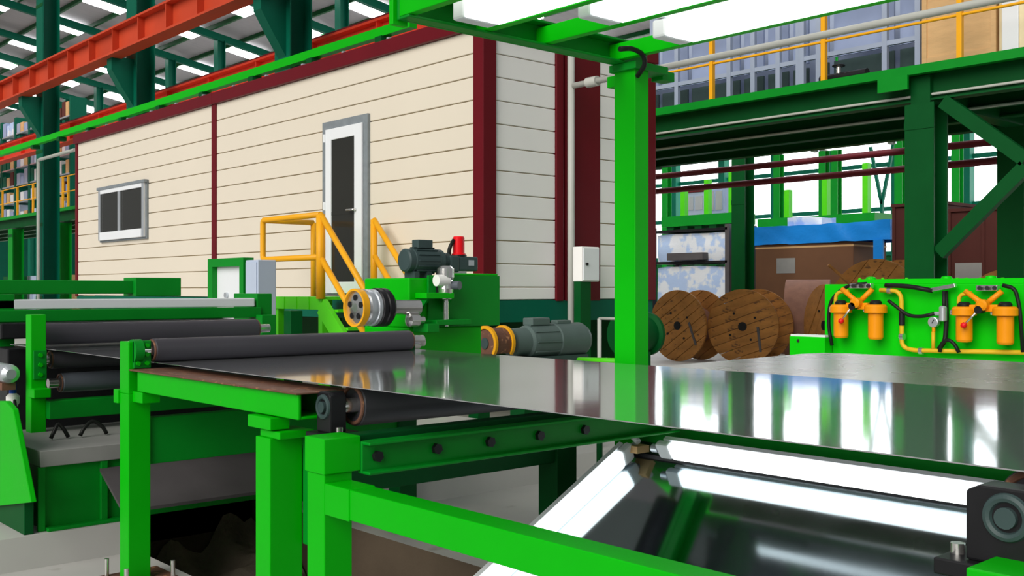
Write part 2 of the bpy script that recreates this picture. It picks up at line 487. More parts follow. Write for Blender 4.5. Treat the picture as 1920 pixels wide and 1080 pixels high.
# pale rods drawing the lamp-lit joist flanges under the deck
for r_, yy, lab in ((.1455, MYF + .2, 'thin pale rod drawing the lit flange below the mezzanine edge beam'), (.131, MYF + .95, 'thin pale rod drawing the lit flange below the inner mezzanine girder')):
    z = zR(r_, yy)
    o = MB().cyl((-14, yy, z - .03), (2, yy, z - .03), .018, n=8).build('lit_flange_line', 'conduit')
    tag(o, lab, 'conduit')
# maroon pipes
for r_, lab in ((.104, 'upper maroon pipe crossing below the mezzanine'), (.0905, 'lower maroon pipe crossing below the mezzanine')):
    yy = 15.4; z = zR(r_, yy)
    o = MB().cyl((-16, yy, z), (2, yy, z), .055, n=12).build('maroon_pipe', 'maroon_pipe'); tag(o, lab, 'pipe')
# handrail
T = thing('mezzanine_railing', 'orange yellow tube railing along the mezzanine edge', 'railing', (-10, MYF + .06, zt))
po = None
for px in (1335, 1545, 1800, 2080, 5, 33, 62, 118, 128):
    x = xY(px, MYF + .06)
    if po is None: po = MB().box(x-.03, x+.03, MYF+.03, MYF+.09, zt, zt + 1.0).build('post', 'yellow', T); xp = x
    else: again(po, (x - xp, 0, 0), T)
for dz in (.50, 1.0):
    MB().cyl((-75, MYF+.06, zt+dz), (2, MYF+.06, zt+dz), .018, n=8).build('rail', 'yellow', T)

# pale steel racks behind the rail
def rack(pxs, yy, label, dark='motor_dark', z_top=1.25):
    xs = [xY(px, yy) for px in pxs]
    T = thing('deck_rack', label, 'rack', ((xs[0]+xs[-1])/2, yy, zt))
    for x in xs: MB().box(x-.035, x+.035, yy-.03, yy+.03, zt, zt+z_top).build('upright', 'blue_grey', T)
    for dz in (.10, .50, z_top-.04):
        MB().box(xs[0], xs[-1], yy-.025, yy+.025, zt+dz-.03, zt+dz+.03).build('crossbar', 'blue_grey', T)
    for a, b in zip(xs[:-1], xs[1:]):
        MB().box(a+.04, b-.04, yy+.3, yy+.33, zt+.05, zt+.47).build('lower_panel', dark, T)
        MB().box(a+.04, b-.04, yy+.3, yy+.33, zt+.53, zt+z_top).build('upper_panel', 'box_blue', T)
    MB().box(xs[0], xs[-1], yy+.34, yy+.9, zt, zt+.04).build('base', 'blue_grey', T)
    MB().box(xs[0], xs[-1], yy+.9, yy+.93, zt, zt+2.4).build('back_panel', 'blue_grey', T)
rack((1150, 1215, 1270, 1368, 1413, 1460, 1498), 12.6, 'pale blue steel rack on the mezzanine behind the fluorescent canopy')
rack((1505, 1536, 1660, 1722), 12.5, 'pale blue steel rack with dark panels beside the plywood crate')
# plywood crate
x0, x1 = xY(1730, 12.3), xY(1866, 12.3)
T = thing('plywood_crate', 'large plywood crate on skids on the mezzanine', 'crate', ((x0+x1)/2, 12.7, zt))
zc = zt + .10
MB().box(x0, x1, 12.3, 13.2, zc, zc + 1.05).build('body', 'crate', T)
for f in (0.04, .48, .92):
    xx = x0 + (x1-x0)*f; MB().box(xx, xx+.08, 12.32, 13.18, zt, zc).build('skid', 'crate', T)
for f in (0.0, .95):
    xx = x0 + (x1-x0)*f; MB().box(xx, xx+.06, 12.28, 12.3, zc, zc+1.05).build('batten', 'crate', T)
for dz in (.0, .97): MB().box(x0, x1, 12.285, 12.3, zc+dz, zc+dz+.08).build('batten', 'crate', T)
# cream wrapped stack
x0, x1 = xY(1870, 12.3), xY(1985, 12.3)
T = thing('wrapped_stack', 'cream wrapped stack with white side panels next to the plywood crate', 'stack', ((x0+x1)/2, 12.7, zt))
MB().box(x0, x1, 12.3, 13.1, zt, zt+.9).build('core', 'cream_wrap', T, .05)
for k in range(3):
    xx = x0 + .06 + k*.27; MB().box(xx, xx+.19, 12.27, 12.3, zt+.1, zt+.8).build('side_panel', 'white', T, .01)
# small dark valve clutter on deck
xx = xY(1575, MYF + .25)
T = thing('deck_valve', 'small black valve lying at the mezzanine edge behind the railing', 'valve', (xx, MYF+.3, zt))
MB().cyl((xx-.3, MYF+.3, zt+.07), (xx+.35, MYF+.3, zt+.07), .06).build('body', 'black', T)
MB().cyl((xx-.05, MYF+.3, zt+.12), (xx-.05, MYF+.3, zt+.22), .03).build('stem', 'chrome', T)
MB().torus((xx-.05, MYF+.3, zt+.22), (0,0,1), .07, .012).build('handwheel', 'black', T)

# clutter on the far end of the mezzanine: racks of bins
bin_cols = ['box_blue', 'wrap', 'rust_box', 'blue_grey', 'crate', 'white', 'teal']
for k in range(6):
    x0 = xY(-20 + k * 26, 12.8); x1 = xY(-20 + k * 26 + 24, 12.8)
    T = thing('bin_rack', 'tall rack of small mixed bins on the mezzanine beyond the cabin', 'rack', ((x0+x1)/2, 12.9, zt), 'bin racks on the mezzanine')
    for x in (x0, x1): MB().box(x-.05, x+.05, 12.75, 13.3, zt, zt+4.0).build('upright', 'teal', T)
    for j in range(6):
        z = zt + .08 + j * .66
        MB().box(x0, x1, 12.75, 13.3, z-.05, z).build('shelf', 'silver', T)
        n = 3
        for i in range(n):
            a = x0 + .1 + (x1-x0-.2) * i / n; b = a + (x1-x0-.2) / n * .82
            MB().box(a, b, 12.76, 13.2, z, z + random.uniform(.25, .55)).build('bin', random.choice(bin_cols), T)
# machines standing under the far mezzanine
for k, (px, c1, lab) in enumerate(((22, 'green_mid', 'green cabinet with blue lamps beneath the far mezzanine'), (68, 'blue_grey', 'grey cabinet beneath the far mezzanine'), (125, 'crate', 'tan cabinet beside the far end of the cabin'))):
    x = xY(px, 12.6)
    T = thing('floor_cabinet', lab, 'cabinet', (x, 12.8, 0))
    MB().box(x-.7, x+.7, 12.5, 13.3, 0, 2.0).build('body', 'green_dark' if k == 0 else c1, T)
    for i in range(2): MB().box(x-.55+i*.65, x-.1+i*.65, 12.47, 12.5, .5, 1.8).build('door', c1, T)
    for i in range(2): MB().box(x-.45+i*.65, x-.25+i*.65, 12.45, 12.47, 1.4, 1.7).build('display', 'wrap', T)

# ================================================================== CABIN
CYF = 7.0
CXE = xY(905, CYF)                 # near end
CXM = xY(400, CYF)
CXW = xY(141, CYF)
CYB = yX(1229, CXE)
z_bot = zAt(562, CXE, CYF + .1); z_top = zR(.2885, CYF); z_cap = zR(.3065, CYF)
cab = thing('site_cabin', 'long cream panelled cabin with maroon trim raised beside the line', 'cabin', ((CXE+CXW)/2, (CYF+CYB)/2, 0.0))
MB().box(CXW+.06, CXE-.06, CYF+.06, CYB-.06, z_bot+.01, z_top).build('wall_core', 'joint', cab)
bh = 0.2445
def boards(axis, a, b, zs, material):
    out = None
    z = z_top
    while z > z_bot + .01:
        lo = max(z - bh + .011, z_bot)
        if z - lo > .02:
            if axis == 'x': MB().box(a, b, CYF+.025, CYF+.062, lo, z).build('siding_board', material, cab, .006)
            else: MB().box(CXE-.062, CXE-.025, a, b, lo, z).build('siding_board', material, cab, .006)
        z -= bh
boards('x', CXW + .08, CXM - .06, None, 'cream')
boards('x', CXM + .06, CXE - .15, None, 'cream')
# end face: corner post, boards, dark post, wide maroon panel, boards, corner post
def ye(px): return yX(px, CXE)
boards('y', ye(929), ye(1044), None, 'white_board')
boards('y', ye(1128), ye(1214), None, 'white_board')
MB().box(CXE-.16, CXE+.01, CYF, ye(930), z_bot-.02, z_cap-.02).build('corner_post', 'maroon', cab, .008)
MB().box(CXW-.01, CXW+.09, CYF, CYF+.12, z_bot-.02, z_cap-.02).build('corner_post', 'maroon', cab, .008)
MB().box(CXE-.10, CXE+.01, ye(1214), CYB, z_bot-.02, z_cap-.02).build('corner_post', 'maroon', cab, .008)
MB().box(CXM-.065, CXM+.065, CYF, CYF+.06, z_bot-.02, z_cap-.02).build('seam_post', 'maroon', cab, .006)
MB().box(CXE-.06, CXE+.0, ye(1044), ye(1057), z_bot-.02, z_cap-.02).build('seam_post', 'maroon', cab, .006)
MB().box(CXE-.06, CXE-.012, ye(1062), ye(1127), z_bot-.02, z_cap-.02).build('end_panel', 'maroon', cab, .006)
# roof fascia per module and roof sheet
MB().box(CXW-.03, CXM, CYF-.03, CYF+.08, z_top, z_cap).build('roof_fascia', 'maroon', cab, .01)
MB().box(CXM, CXE+.03, CYF-.03, CYF+.08, z_top, z_cap).build('roof_fascia', 'maroon', cab, .01)
MB().box(CXE-.08, CXE+.03, CYF+.08, CYB+.03, z_top, z_cap).build('roof_fascia', 'maroon', cab, .01)
MB().box(CXW-.03, CXE-.08, CYF+.08, CYB+.03, z_cap-.06, z_cap-.01).build('roof_sheet', 'maroon', cab)
for k in range(12):
    x = CXW + .6 + k * .95
    if x < CXE - .3: MB().box(x-.02, x+.02, CYF-.02, CYF+.05, z_cap, z_cap+.02).build('roof_clip', 'silver', cab)
# steel base frame and legs
MB().box(CXW, CXE-.02, CYF+.03, CYF+.15, z_bot-.24, z_bot-.01).build('base_beam', 'teal', cab)
MB().box(CXW, CXE-.02, CYB-.15, CYB-.03, z_bot-.24, z_bot-.01).build('base_beam', 'teal', cab)
MB().box(CXE-.14, CXE-.02, CYF+.15, CYB-.15, z_bot-.24, z_bot-.01).build('base_beam', 'teal', cab)
for x in (CXE-.2, (CXE+CXM)/2, CXM, (CXM+CXW)/2, CXW+.2):
    for yy in (CYF+.12, CYB-.12): MB().box(x-.08, x+.08, yy-.08, yy+.08, .18 if yy < 6.85 else 0, z_bot-.24).build('leg', 'green_dark', cab)
MB().box(CXW+.1, CXE-.1, CYB-.09, CYB-.07, 0, z_bot-.24).build('shade_panel', 'green_dark', cab)  # added dark sheet standing in for the shade under the cabin
yy = ye(1096); MB().box(CXE-.2, CXE-.04, yy-.09, yy+.09, 0, z_bot-.24).build('leg', 'green_dark', cab)

# door of the cabin
def fp(px, py): return onY(px, py, CYF)
dx0, dx1 = xY(606, CYF), xY(691, CYF)
dz0, dz1 = zAt(553, dx0, CYF), zAt(222, (dx0+dx1)/2, CYF)
door = MB().box(dx0, dx1, CYF-.012, CYF+.03, dz0, dz1).build('door', 'grey_trim', cab)
fx0, fx1 = dx0 + .11, dx1 - .09
w = .17
MB().box(fx0, fx0+.13, CYF-.04, CYF-.012, dz0+.02, dz1-.10).build('door_frame', 'white', door, .006)
MB().box(fx1-.16, fx1, CYF-.04, CYF-.012, dz0+.02, dz1-.10).build('door_frame', 'white', door, .006)
MB().box(fx0+.13, fx1-.16, CYF-.04, CYF-.012, dz1-.24, dz1-.10).build('door_frame', 'white', door, .006)
MB().box(fx0+.13, fx1-.16, CYF-.04, CYF-.012, dz0+.02, dz0+.16).build('door_frame', 'white', door, .006)
MB().box(fx0+.13, fx1-.16, CYF-.028, CYF-.013, dz0+.16, dz1-.24).build('door_glass', 'dark_glass', door)
MB().box(fx0+.13, fx1-.16, CYF-.031, CYF-.026, dz0+.98, dz0+1.02).build('door_bar', 'dark_glass', door)
hz = dz0 + 1.02
MB().tube([(fx1-.12, CYF-.04, hz), (fx1-.12, CYF-.08, hz), (fx1-.26, CYF-.085, hz)], .013, 8, .02).build('handle', 'chrome', door)
for f in (.1, .5, .9): MB().cyl((fx0-.01, CYF-.045, dz0+2.1*f), (fx0-.01, CYF-.045, dz0+2.1*f+.1), .015, n=10).build('hinge', 'white', door)
# window of the cabin
wx0, wx1 = xY(188, CYF), xY(276, CYF)
wz0, wz1 = zAt(455, wx0, CYF), zAt(345, (wx0+wx1)/2, CYF)
win = MB().box(wx0, wx1, CYF-.01, CYF+.03, wz0, wz1).build('window', 'grey_trim', cab)
MB().box(wx0-.02, wx1+.02, CYF-.06, CYF-.01, wz1-.05, wz1).build('window_hood', 'grey_trim', win)
fr = .09
MB().box(wx0+.03, wx0+.03+fr, CYF-.05, CYF-.01, wz0+.03, wz1-.05).build('window_frame', 'silver', win, .004)
MB().box(wx1-.03-fr, wx1-.03, CYF-.05, CYF-.01, wz0+.03, wz1-.05).build('window_frame', 'silver', win, .004)
MB().box(wx0+.03+fr, wx1-.03-fr, CYF-.05, CYF-.01, wz1-.05-.07, wz1-.05).build('window_frame', 'white', win, .004)
MB().box(wx0+.03+fr, wx1-.03-fr, CYF-.06, CYF-.01, wz0+.03, wz0+.17).build('window_sill', 'white', win, .004)
xm = wx0 + (wx1-wx0)*.47
MB().box(xm-.045, xm+.045, CYF-.05, CYF-.01, wz0+.17, wz1-.12).build('window_mullion', 'silver', win, .004)
MB().box(wx0+.03+fr, xm-.045, CYF-.03, CYF-.012, wz0+.17, wz1-.12).build('pane', 'dark_glass', win)
MB().box(xm+.045, wx1-.03-fr, CYF-.025, CYF-.012, wz0+.17, wz1-.12).build('pane', 'dark_glass', win)

# grey conduit: riser up the cabin end and run towards the right
cy_ = ye(1060); cx_ = CXE + .09
z1 = zR(.2035, cy_)
o = MB().tube([(cx_, cy_, 0), (cx_, cy_, zAt(92, cx_, cy_))], .04, 10).build('conduit_riser', 'conduit')
tag(o, 'vertical pale grey conduit standing at the cabin end', 'conduit')
T = thing('conduit_branch', 'pale grey conduit branching from the riser across to the mezzanine side', 'conduit', (0, cy_, z1))
MB().tube([(cx_+.04, cy_, z1), (3.0, cy_, z1)], .034, 10).build('pipe', 'conduit', T)
MB().cyl((cx_+.25, cy_, z1), (cx_+.40, cy_, z1), .055, n=12).build('coupling', 'conduit', T)
# white electrical box on its stand
T = thing('junction_box', 'white electrical box on a dark green stand at the cabin end', 'electrical box', (CXE+.25, ye(1100), 0))
bx0, bx1 = CXE + .16, CXE + .30
ya, yb = yX(1091, bx1), yX(1124, bx1)
zq0, zq1 = zAt(528, bx1, ya), zAt(462, bx1, ya)
MB().box(bx0, bx1, ya, yb, zq0, zq1).build('case', 'white_board', T, .01)
MB().box(bx1, bx1+.012, ya+.015, yb-.015, zq0+.015, zq1-.015).build('lid', 'white', T, .005)
MB().cyl((bx1+.012, ya+.06, (zq0+zq1)/2), (bx1+.03, ya+.06, (zq0+zq1)/2), .016, n=12).build('lock', 'black', T)
MB().box(bx0+.02, bx1-.02, ya+.0, ya+.16, 0, zq0).build('stand', 'green_dark', T)

cc0 = onY(72, 300, CY-.35)
o = MB().tube([(cc0.x, CY-.35, 0), (cc0.x, CY-.35, cc0.z), (xY(140, CY-.35), CY-.35, cc0.z)], .05, 8, .08).build('column_conduit', 'conduit')
tag(o, 'pale conduit rising beside the free-standing teal hall column', 'conduit')

# ================================================================== STAIR PLATFORM AT THE CABIN DOOR
SY = 6.15
T = thing('access_stair', 'lime green access platform and stair with yellow handrails at the cabin door', 'stair', (xY(560, SY), SY, 0.18))
sx0, sx1 = xY(511, SY), xY(603, SY)
pz = zAt(557, sx1, SY)
MB().box(sx0, sx1, SY, SY+.05, pz-.14, pz).build('platform_edge', 'lime', T)
MB().box(sx0, sx1, SY+.05, CYF-.06, pz-.03, pz).build('platform_deck', 'lime', T)
MB().box(sx0, sx0+.05, SY+.05, CYF-.06, pz-.14, pz-.03).build('platform_edge', 'lime', T)
for f in (.25, .5, .75):
    x = sx0 + (sx1-sx0)*f; MB().box(x-.012, x+.012, SY-.008, SY, pz-.14, pz).build('rib', 'lime', T)
for x in (sx0+.06, sx1-.06):
    for yy in (SY+.06, CYF-.16): MB().box(x-.04, x+.04, yy-.04, yy+.04, .18, pz-.03).build('leg', 'lime', T)
run = 1.25
for yy in (SY+.02, CYF-.14):
    MB().bar((sx1-.02, yy, pz-.10), (sx1+run, yy, .22), .05, .2).build('stringer', 'lime', T)
for k in range(6):
    f = (k + .7) / 6.4; x = sx1 + run*f; z = pz - (pz-.18)*f
    MB().box(x-.12, x+.12, SY+.05, CYF-.17, z-.03, z).build('tread', 'lime', T)
ht = zAt(402, sx1, SY); hm = zAt(482, sx1, SY)
xl = xY(493, SY)
r = .034
def rail(pts, rr=r): return MB().tube(pts, rr, 10, .05).build('handrail', 'yellow', T)
MB().tube([(sx1-.02, SY, pz-.02), (sx1-.02, SY, ht)], .052, 10).build('rail_post', 'yellow', T)
rail([(sx1-.02, SY, ht), (xl, SY, ht), (xl, SY, hm), (sx1-.02, SY, hm)])
ybk = CYF - .16
rail([(xl, SY, ht), (xl, ybk, ht)])
MB().tube([(xl, ybk, ht), (xl, ybk, pz)], r, 10).build('rail_post', 'yellow', T)
sl = (pz - .2) / run
rail([(sx1-.02, SY, ht), (sx1+1.2, SY, ht - 1.2*sl)])
rail([(sx1-.02, SY, hm), (sx1+.9, SY, hm - .9*sl)])
bxp = xY(701, ybk)
MB().tube([(bxp, ybk, zAt(412, bxp, ybk)), (bxp, ybk, zAt(540, bxp, ybk)-.3)], .04, 10).build('rail_post', 'yellow', T)
zz = zAt(412, bxp, ybk)
rail([(bxp, ybk, zz), (bxp+1.1, ybk, zz-1.1*sl)])
zz = zAt(478, bxp, ybk)
rail([(bxp, ybk, zz), (bxp+.8, ybk, zz-.8*sl)])

# operator cabinet with green frame, grey box beside it
oy = 5.3
x0, x1 = xY(399, oy), xY(466, oy)
zt_ = zAt(486, x0, oy)
T = thing('framed_panel', 'white panel in a green square frame in front of the cabin', 'panel', ((x0+x1)/2, oy, .18))
MB().box(x0, x0+.11, oy-.06, oy+.06, .18, zt_).build('frame_post', 'green_mid', T)
MB().box(x1-.09, x1, oy-.06, oy+.06, .18, zt_).build('frame_post', 'green_mid', T)
MB().box(x0+.11, x1-.09, oy-.06, oy+.06, zt_-.09, zt_).build('frame_head', 'green_mid', T)
MB().box(x0+.11, x1-.09, oy-.0, oy+.03, .9, zt_-.09).build('board', 'white', T)
MB().cyl((x0+.35, oy-.03, 1.44), (x0+.35, oy, 1.44), .03, n=12).build('knob', 'silver', T)
x2 = xY(509, oy)
T = thing('control_cabinet', 'pale blue grey control cabinet beside the green framed panel', 'cabinet', ((x1+x2)/2, oy, .18))
x2 = xY(492, oy)
MB().box(x1+.03, x2, oy-.05, oy+.16, .18, zAt(487, x2, oy)).build('case', 'pale_blue', T, .01)
MB().box(x1+.05, x2-.02, oy-.062, oy-.05, .3, zAt(491, x2, oy)).build('door', 'pale_blue', T, .006)
MB().box(x2-.14, x2-.02, oy-.075, oy-.062, zAt(582, x2, oy), zAt(570, x2, oy)).build('plate', 'blue', T)

# ================================================================== STRIP LINE
HS = 1.125
YN, YF = 2.235, 3.96
o = MB().box(-7.64, 1.6, YN, YF, HS-.002, HS+.001).build('steel_strip', 'steel')
tag(o, 'wide polished steel strip running through the rollers towards the mirror stand', 'steel strip')
o['label'] = 'wide mirror-bright steel strip running level between the rollers'

def hexbolt(c, ax, r=.012, h=.012): return MB().lathe([(r, 0), (r, h)], c, ax, 6)
def roller(name, label, X, z, r, ya, yb, rj=.03, end='rust_plate'):
    T = thing(name, label, 'roller', (X, (ya+yb)/2, z - r))
    MB().lathe([(r*.55, .02), (r*.86, .0), (r, .012), (r, yb-ya-.012), (r*.86, yb-ya), (r*.55, yb-ya-.02)], (X, ya, z), (0,1,0), 40).build('barrel', 'rubber', T)
    MB().torus((X, ya+.003, z), (0,1,0), r*.86, r*.10).build('end_ring', end, T)
    MB().torus((X, yb-.003, z), (0,1,0), r*.86, r*.10).build('end_ring', end, T)
    MB().cyl((X, ya-.07, z), (X, ya+.05, z), rj).build('journal', 'chrome', T)
    MB().cyl((X, yb-.05, z), (X, yb+.10, z), rj).build('journal', 'chrome', T)
    return T
# pinch roller over the strip
X1 = xY(283, 2.22)
roller('pinch_roller', 'dark grey rubber roller pressing on the strip before the green drive stand', X1, HS + .062, .061, 2.22, yX(768, X1))
X2 = xY(75, 2.22)
roller('guide_roller', 'upper dark grey rubber roller under the white cross beam', X2, zAt(627, X2, 2.22), .070, 2.22, yX(481, X2))
X3 = xY(93, 2.24)
roller('guide_roller', 'worn brown edged roller under the strip at the left post', X3, HS - .064, .06, 2.24, 3.9)
X6 = X2 + .12
T = roller('guide_roller', 'low blue grey roller beneath the worn brown edged roller', X6, zAt(716, X6, 2.4), .062, 2.3, 3.9)
for c_ in T.children:
    if c_.name.startswith('barrel'): c_.data.materials[0] = M['blue_steel']
X4 = xY(660, 2.32)
roller('support_roller', 'black support roller below the strip in pillow blocks on the bolted beam', X4, HS - .086, .084, 2.32, 3.95)
X5 = xY(1888, 2.16)
roller('support_roller', 'black support roller below the strip past the lit mirror', X5, HS - .086, .084, 2.30, 3.95)

# front post of the pinch roller
def pbox(T, name, mt, *a, bevel=.004): return MB().box(*a).build(name, mt, T, bevel)
xa = xY(241, 2.1); yb_ = 2.225
T = thing('roller_stand', 'bright green roller stand with rusty topped channel and long front post', 'machine stand', (xa, 2.16, 0))
p1 = (xa - .115, xa)
pbox(T, 'post', 'green', p1[0], p1[1], 2.10, 2.215, .02, .97)
pbox(T, 'upper_post', 'green', p1[0], p1[1]-.0, 2.10, 2.19, .97, 1.235)
pbox(T, 'base_plate', 'rust_plate', p1[0]-.1, p1[1]+.13, 2.02, 2.34, 0, .02)
for dx, dy in ((-.07, 2.06), (.19, 2.06), (.19, 2.30)): MB().cyl((p1[0]+dx, dy, .02), (p1[0]+dx, dy, .11), .012, n=10).build('anchor_bolt', 'chrome', T)
pbox(T, 'lug', 'green', p1[0]-.06, p1[0], 2.09, 2.2, .915, .985)
pbox(T, 'lug', 'green', p1[1], p1[1]+.12, 2.12, 2.215, .93, .985)
pbox(T, 'bearing_plate', 'green_mid', p1[1]-.0, p1[1]+.02, 2.12, 2.21, 1.10, 1.24)
for k in range(3):
    for j in range(2): hexbolt((p1[1]+.02, 2.14+.045*j, 1.125+.045*k), (1,0,0)).build('bolt', 'green', T)
MB().cyl((X1, 2.12, HS+.062), (X1, 2.165, HS+.062), .06, n=24).build('bearing', 'green_mid', T)
hexbolt((X1-.02, 2.12, HS+.075), (0,-1,0), .014).build('bolt', 'chrome', T)
# cross beam under pinch roller and far post
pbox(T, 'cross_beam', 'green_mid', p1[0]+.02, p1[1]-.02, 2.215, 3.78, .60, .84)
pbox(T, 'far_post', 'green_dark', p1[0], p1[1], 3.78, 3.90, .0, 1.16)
# longitudinal rusty topped channel
x2_ = xY(512, 2.1)
z1c, z0c = zR(-.1445, 2.12), zR(-.180, 2.12)
chx = xY(559, 2.12)
pbox(T, 'channel', 'green', p1[1]+.06, chx, 2.12, 2.135, z0c, z1c)
pbox(T, 'channel_flange', 'green', p1[1]+.06, chx, 2.135, 2.28, z0c, z0c+.012)
pbox(T, 'channel_back', 'green', p1[1]+.06, chx, 2.265, 2.28, z0c+.012, z1c)
pbox(T, 'top_plate', 'rust_plate', p1[1]-.0, chx+.02, 2.10, 2.36, z1c, z1c+.008)

# second post carrying the channel
xb2 = xY(506, 2.1)
T = thing('channel_post', 'green square post with stepped cap carrying the end of the rusty topped channel', 'post', (xb2-.06, 2.17, 0))
tz = z0c - .09
pbox(T, 'post', 'green', xb2-.12, xb2, 2.10, 2.25, 0, tz)
pbox(T, 'cap', 'green', xb2-.10, xb2+.06, 2.11, 2.27, tz, tz+.03)
pbox(T, 'lug', 'green', xb2-.17, xb2+.02, 2.09, 2.18, tz+.035, tz+.085)
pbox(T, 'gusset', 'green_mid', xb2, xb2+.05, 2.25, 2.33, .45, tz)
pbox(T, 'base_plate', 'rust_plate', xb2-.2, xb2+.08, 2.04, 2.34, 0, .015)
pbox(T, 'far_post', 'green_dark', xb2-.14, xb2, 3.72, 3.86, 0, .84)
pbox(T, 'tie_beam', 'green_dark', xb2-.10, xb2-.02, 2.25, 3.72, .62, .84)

# third stand: support roller, bolted cross beam
def bearing_block(T, X, z, y0, k=1.0):
    pbox(T, 'bearing_base', 'black', X-.14*k, X+.10*k, y0-.03, y0+.13, z-.085-.035-.015, z-.085-.015)
    h = .075
    prof = [(X-.085*k, y0, z-.1), (X+.085*k, y0, z-.1), (X+.085*k, y0, z+.045), (X+.055*k, y0, z+.06), (X-.055*k, y0, z+.06), (X-.085*k, y0, z+.045)]
    bb = MB().prism(prof, (0, .075, 0)).build('bearing_housing', 'black', T, .006)
    MB().torus((X, y0, z), (0,1,0), .04, .010).build('seal_ring', 'motor_dark', bb)
    MB().cyl((X, y0-.012, z), (X, y0+.02, z), .022, n=16).build('shaft_end', 'motor_dark', bb)
    for dx in (-.12*k, .085*k): hexbolt((X+dx, y0+.04, z-.10), (0,0,1), .016, .022).build('bolt', 'chrome', T)
xp = xY(608, 2.04)
ztp = zAt(823, xp, 2.04)
def support_stand(X, label, dx=0.0):
    T = thing('roller_support_stand', label, 'machine stand', (X-.06, 2.1, 0))
    pbox(T, 'post', 'green', X-.12, X, 2.04, 2.16, 0, ztp-.13)
    pbox(T, 'cap_block', 'green', X-.125, X+.012, 2.032, 2.19, ztp-.13, ztp)
    pbox(T, 'base_plate', 'rust_plate', X-.2, X+.08, 1.98, 2.24, 0, .015)
    return T
T = support_stand(xp, 'green square support stand with bolted cross beam under the black roller')
bearing_block(T, X4-.02, HS-.086, 2.20, .6)
# C-channel cross beam with bolts
zc1, zc0 = zAt(828, xp+.03, 2.2), zAt(889, xp+.03, 2.2)
cbx = xp + .02
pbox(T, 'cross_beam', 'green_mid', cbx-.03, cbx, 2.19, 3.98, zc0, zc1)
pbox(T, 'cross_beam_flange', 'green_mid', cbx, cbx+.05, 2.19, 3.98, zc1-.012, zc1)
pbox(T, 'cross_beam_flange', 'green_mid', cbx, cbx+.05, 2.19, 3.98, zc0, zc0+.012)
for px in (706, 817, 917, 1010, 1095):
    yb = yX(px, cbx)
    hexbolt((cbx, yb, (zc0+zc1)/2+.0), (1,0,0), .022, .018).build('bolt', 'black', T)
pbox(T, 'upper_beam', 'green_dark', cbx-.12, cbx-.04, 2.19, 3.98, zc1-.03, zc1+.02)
# near longitudinal tube
zr1, zr0 = zR(-.258, 2.045), zR(-.297, 2.045)
T2 = thing('guard_rail_tube', 'long bright green square tube running between the support stands before the mirror', 'rail', (-1.5, 2.1, zr0))
pbox(T2, 'tube', 'green', xp, .9, 2.045, 2.15, zr0, zr1)
pbox(T2, 'joint_plate', 'green', xp, xp+.16, 2.04, 2.155, zr0-.004, zr1+.003)
xr_ = X5 + .0
T3 = support_stand(xr_ + .10, 'green support stand with black pillow block beyond the lit mirror')
bearing_block(T3, X5, HS-.086, 2.16)
pbox(T3, 'cross_beam', 'green_mid', xr_+.03, xr_+.10, 2.19, 3.98, zc0, zc1)

# far side post carrying the lamp canopy
xq = xY(1191, 4.06)
zcan = H + 1.17
pw_ = .145
T = thing('lamp_canopy', 'bright green canopy frame on a tall square post holding three fluorescent lamps', 'canopy', (xq, 4.12, 0))
pbox(T, 'post', 'green', xq-pw_, xq, 4.06, 4.165, 0, zcan-.02)
pbox(T, 'base_plate', 'green_dark', xq-.25, xq+.1, 3.98, 4.35, 0, .02)
pbox(T, 'post_head', 'green_mid', xq-pw_-.02, xq+.02, 4.04, 4.30, zcan-.04, zcan)
pbox(T, 'bracket', 'green_mid', xq-.10, xq-.02, 4.30, 4.40, zcan-.06, zcan-.01)
# cross channel
yc0 = 2.67
pbox(T, 'cross_channel', 'green_mid', xq-pw_, xq-pw_+.02, yc0, 4.30, zcan, zcan+.12)
pbox(T, 'cross_channel_flange', 'green_mid', xq-pw_+.02, xq-pw_+.09, yc0, 4.30, zcan, zcan+.012)
pbox(T, 'cross_channel_flange', 'green_mid', xq-pw_+.02, xq-pw_+.09, yc0, 4.30, zcan+.108, zcan+.12)
LY = [2.67, 3.10, 3.48, 4.00]
for yl in LY:
    pbox(T, 'long_beam', 'green', xq-pw_+.02, 1.2, yl-.0, yl+.045, zcan+.012, zcan+.095)
pbox(T, 'long_beam_end', 'green', xq-pw_-.03, xq-pw_, yc0-.02, yc0+.06, zcan-.02, zcan+.16)
MB().tube([onX(1162, 92, xq+.10), onX(1185, 90, xq+.10), onX(1207, 102, xq+.10), onX(1210, 122, xq+.08), onX(1195, 143, xq+.01)], .013, 8, .04).build('cable_loop', 'hose', T)
pbox(T, 'bracket', 'green', xq-pw_-.09, xq-pw_, 4.10, 4.18, zcan-.10, zcan-.04)

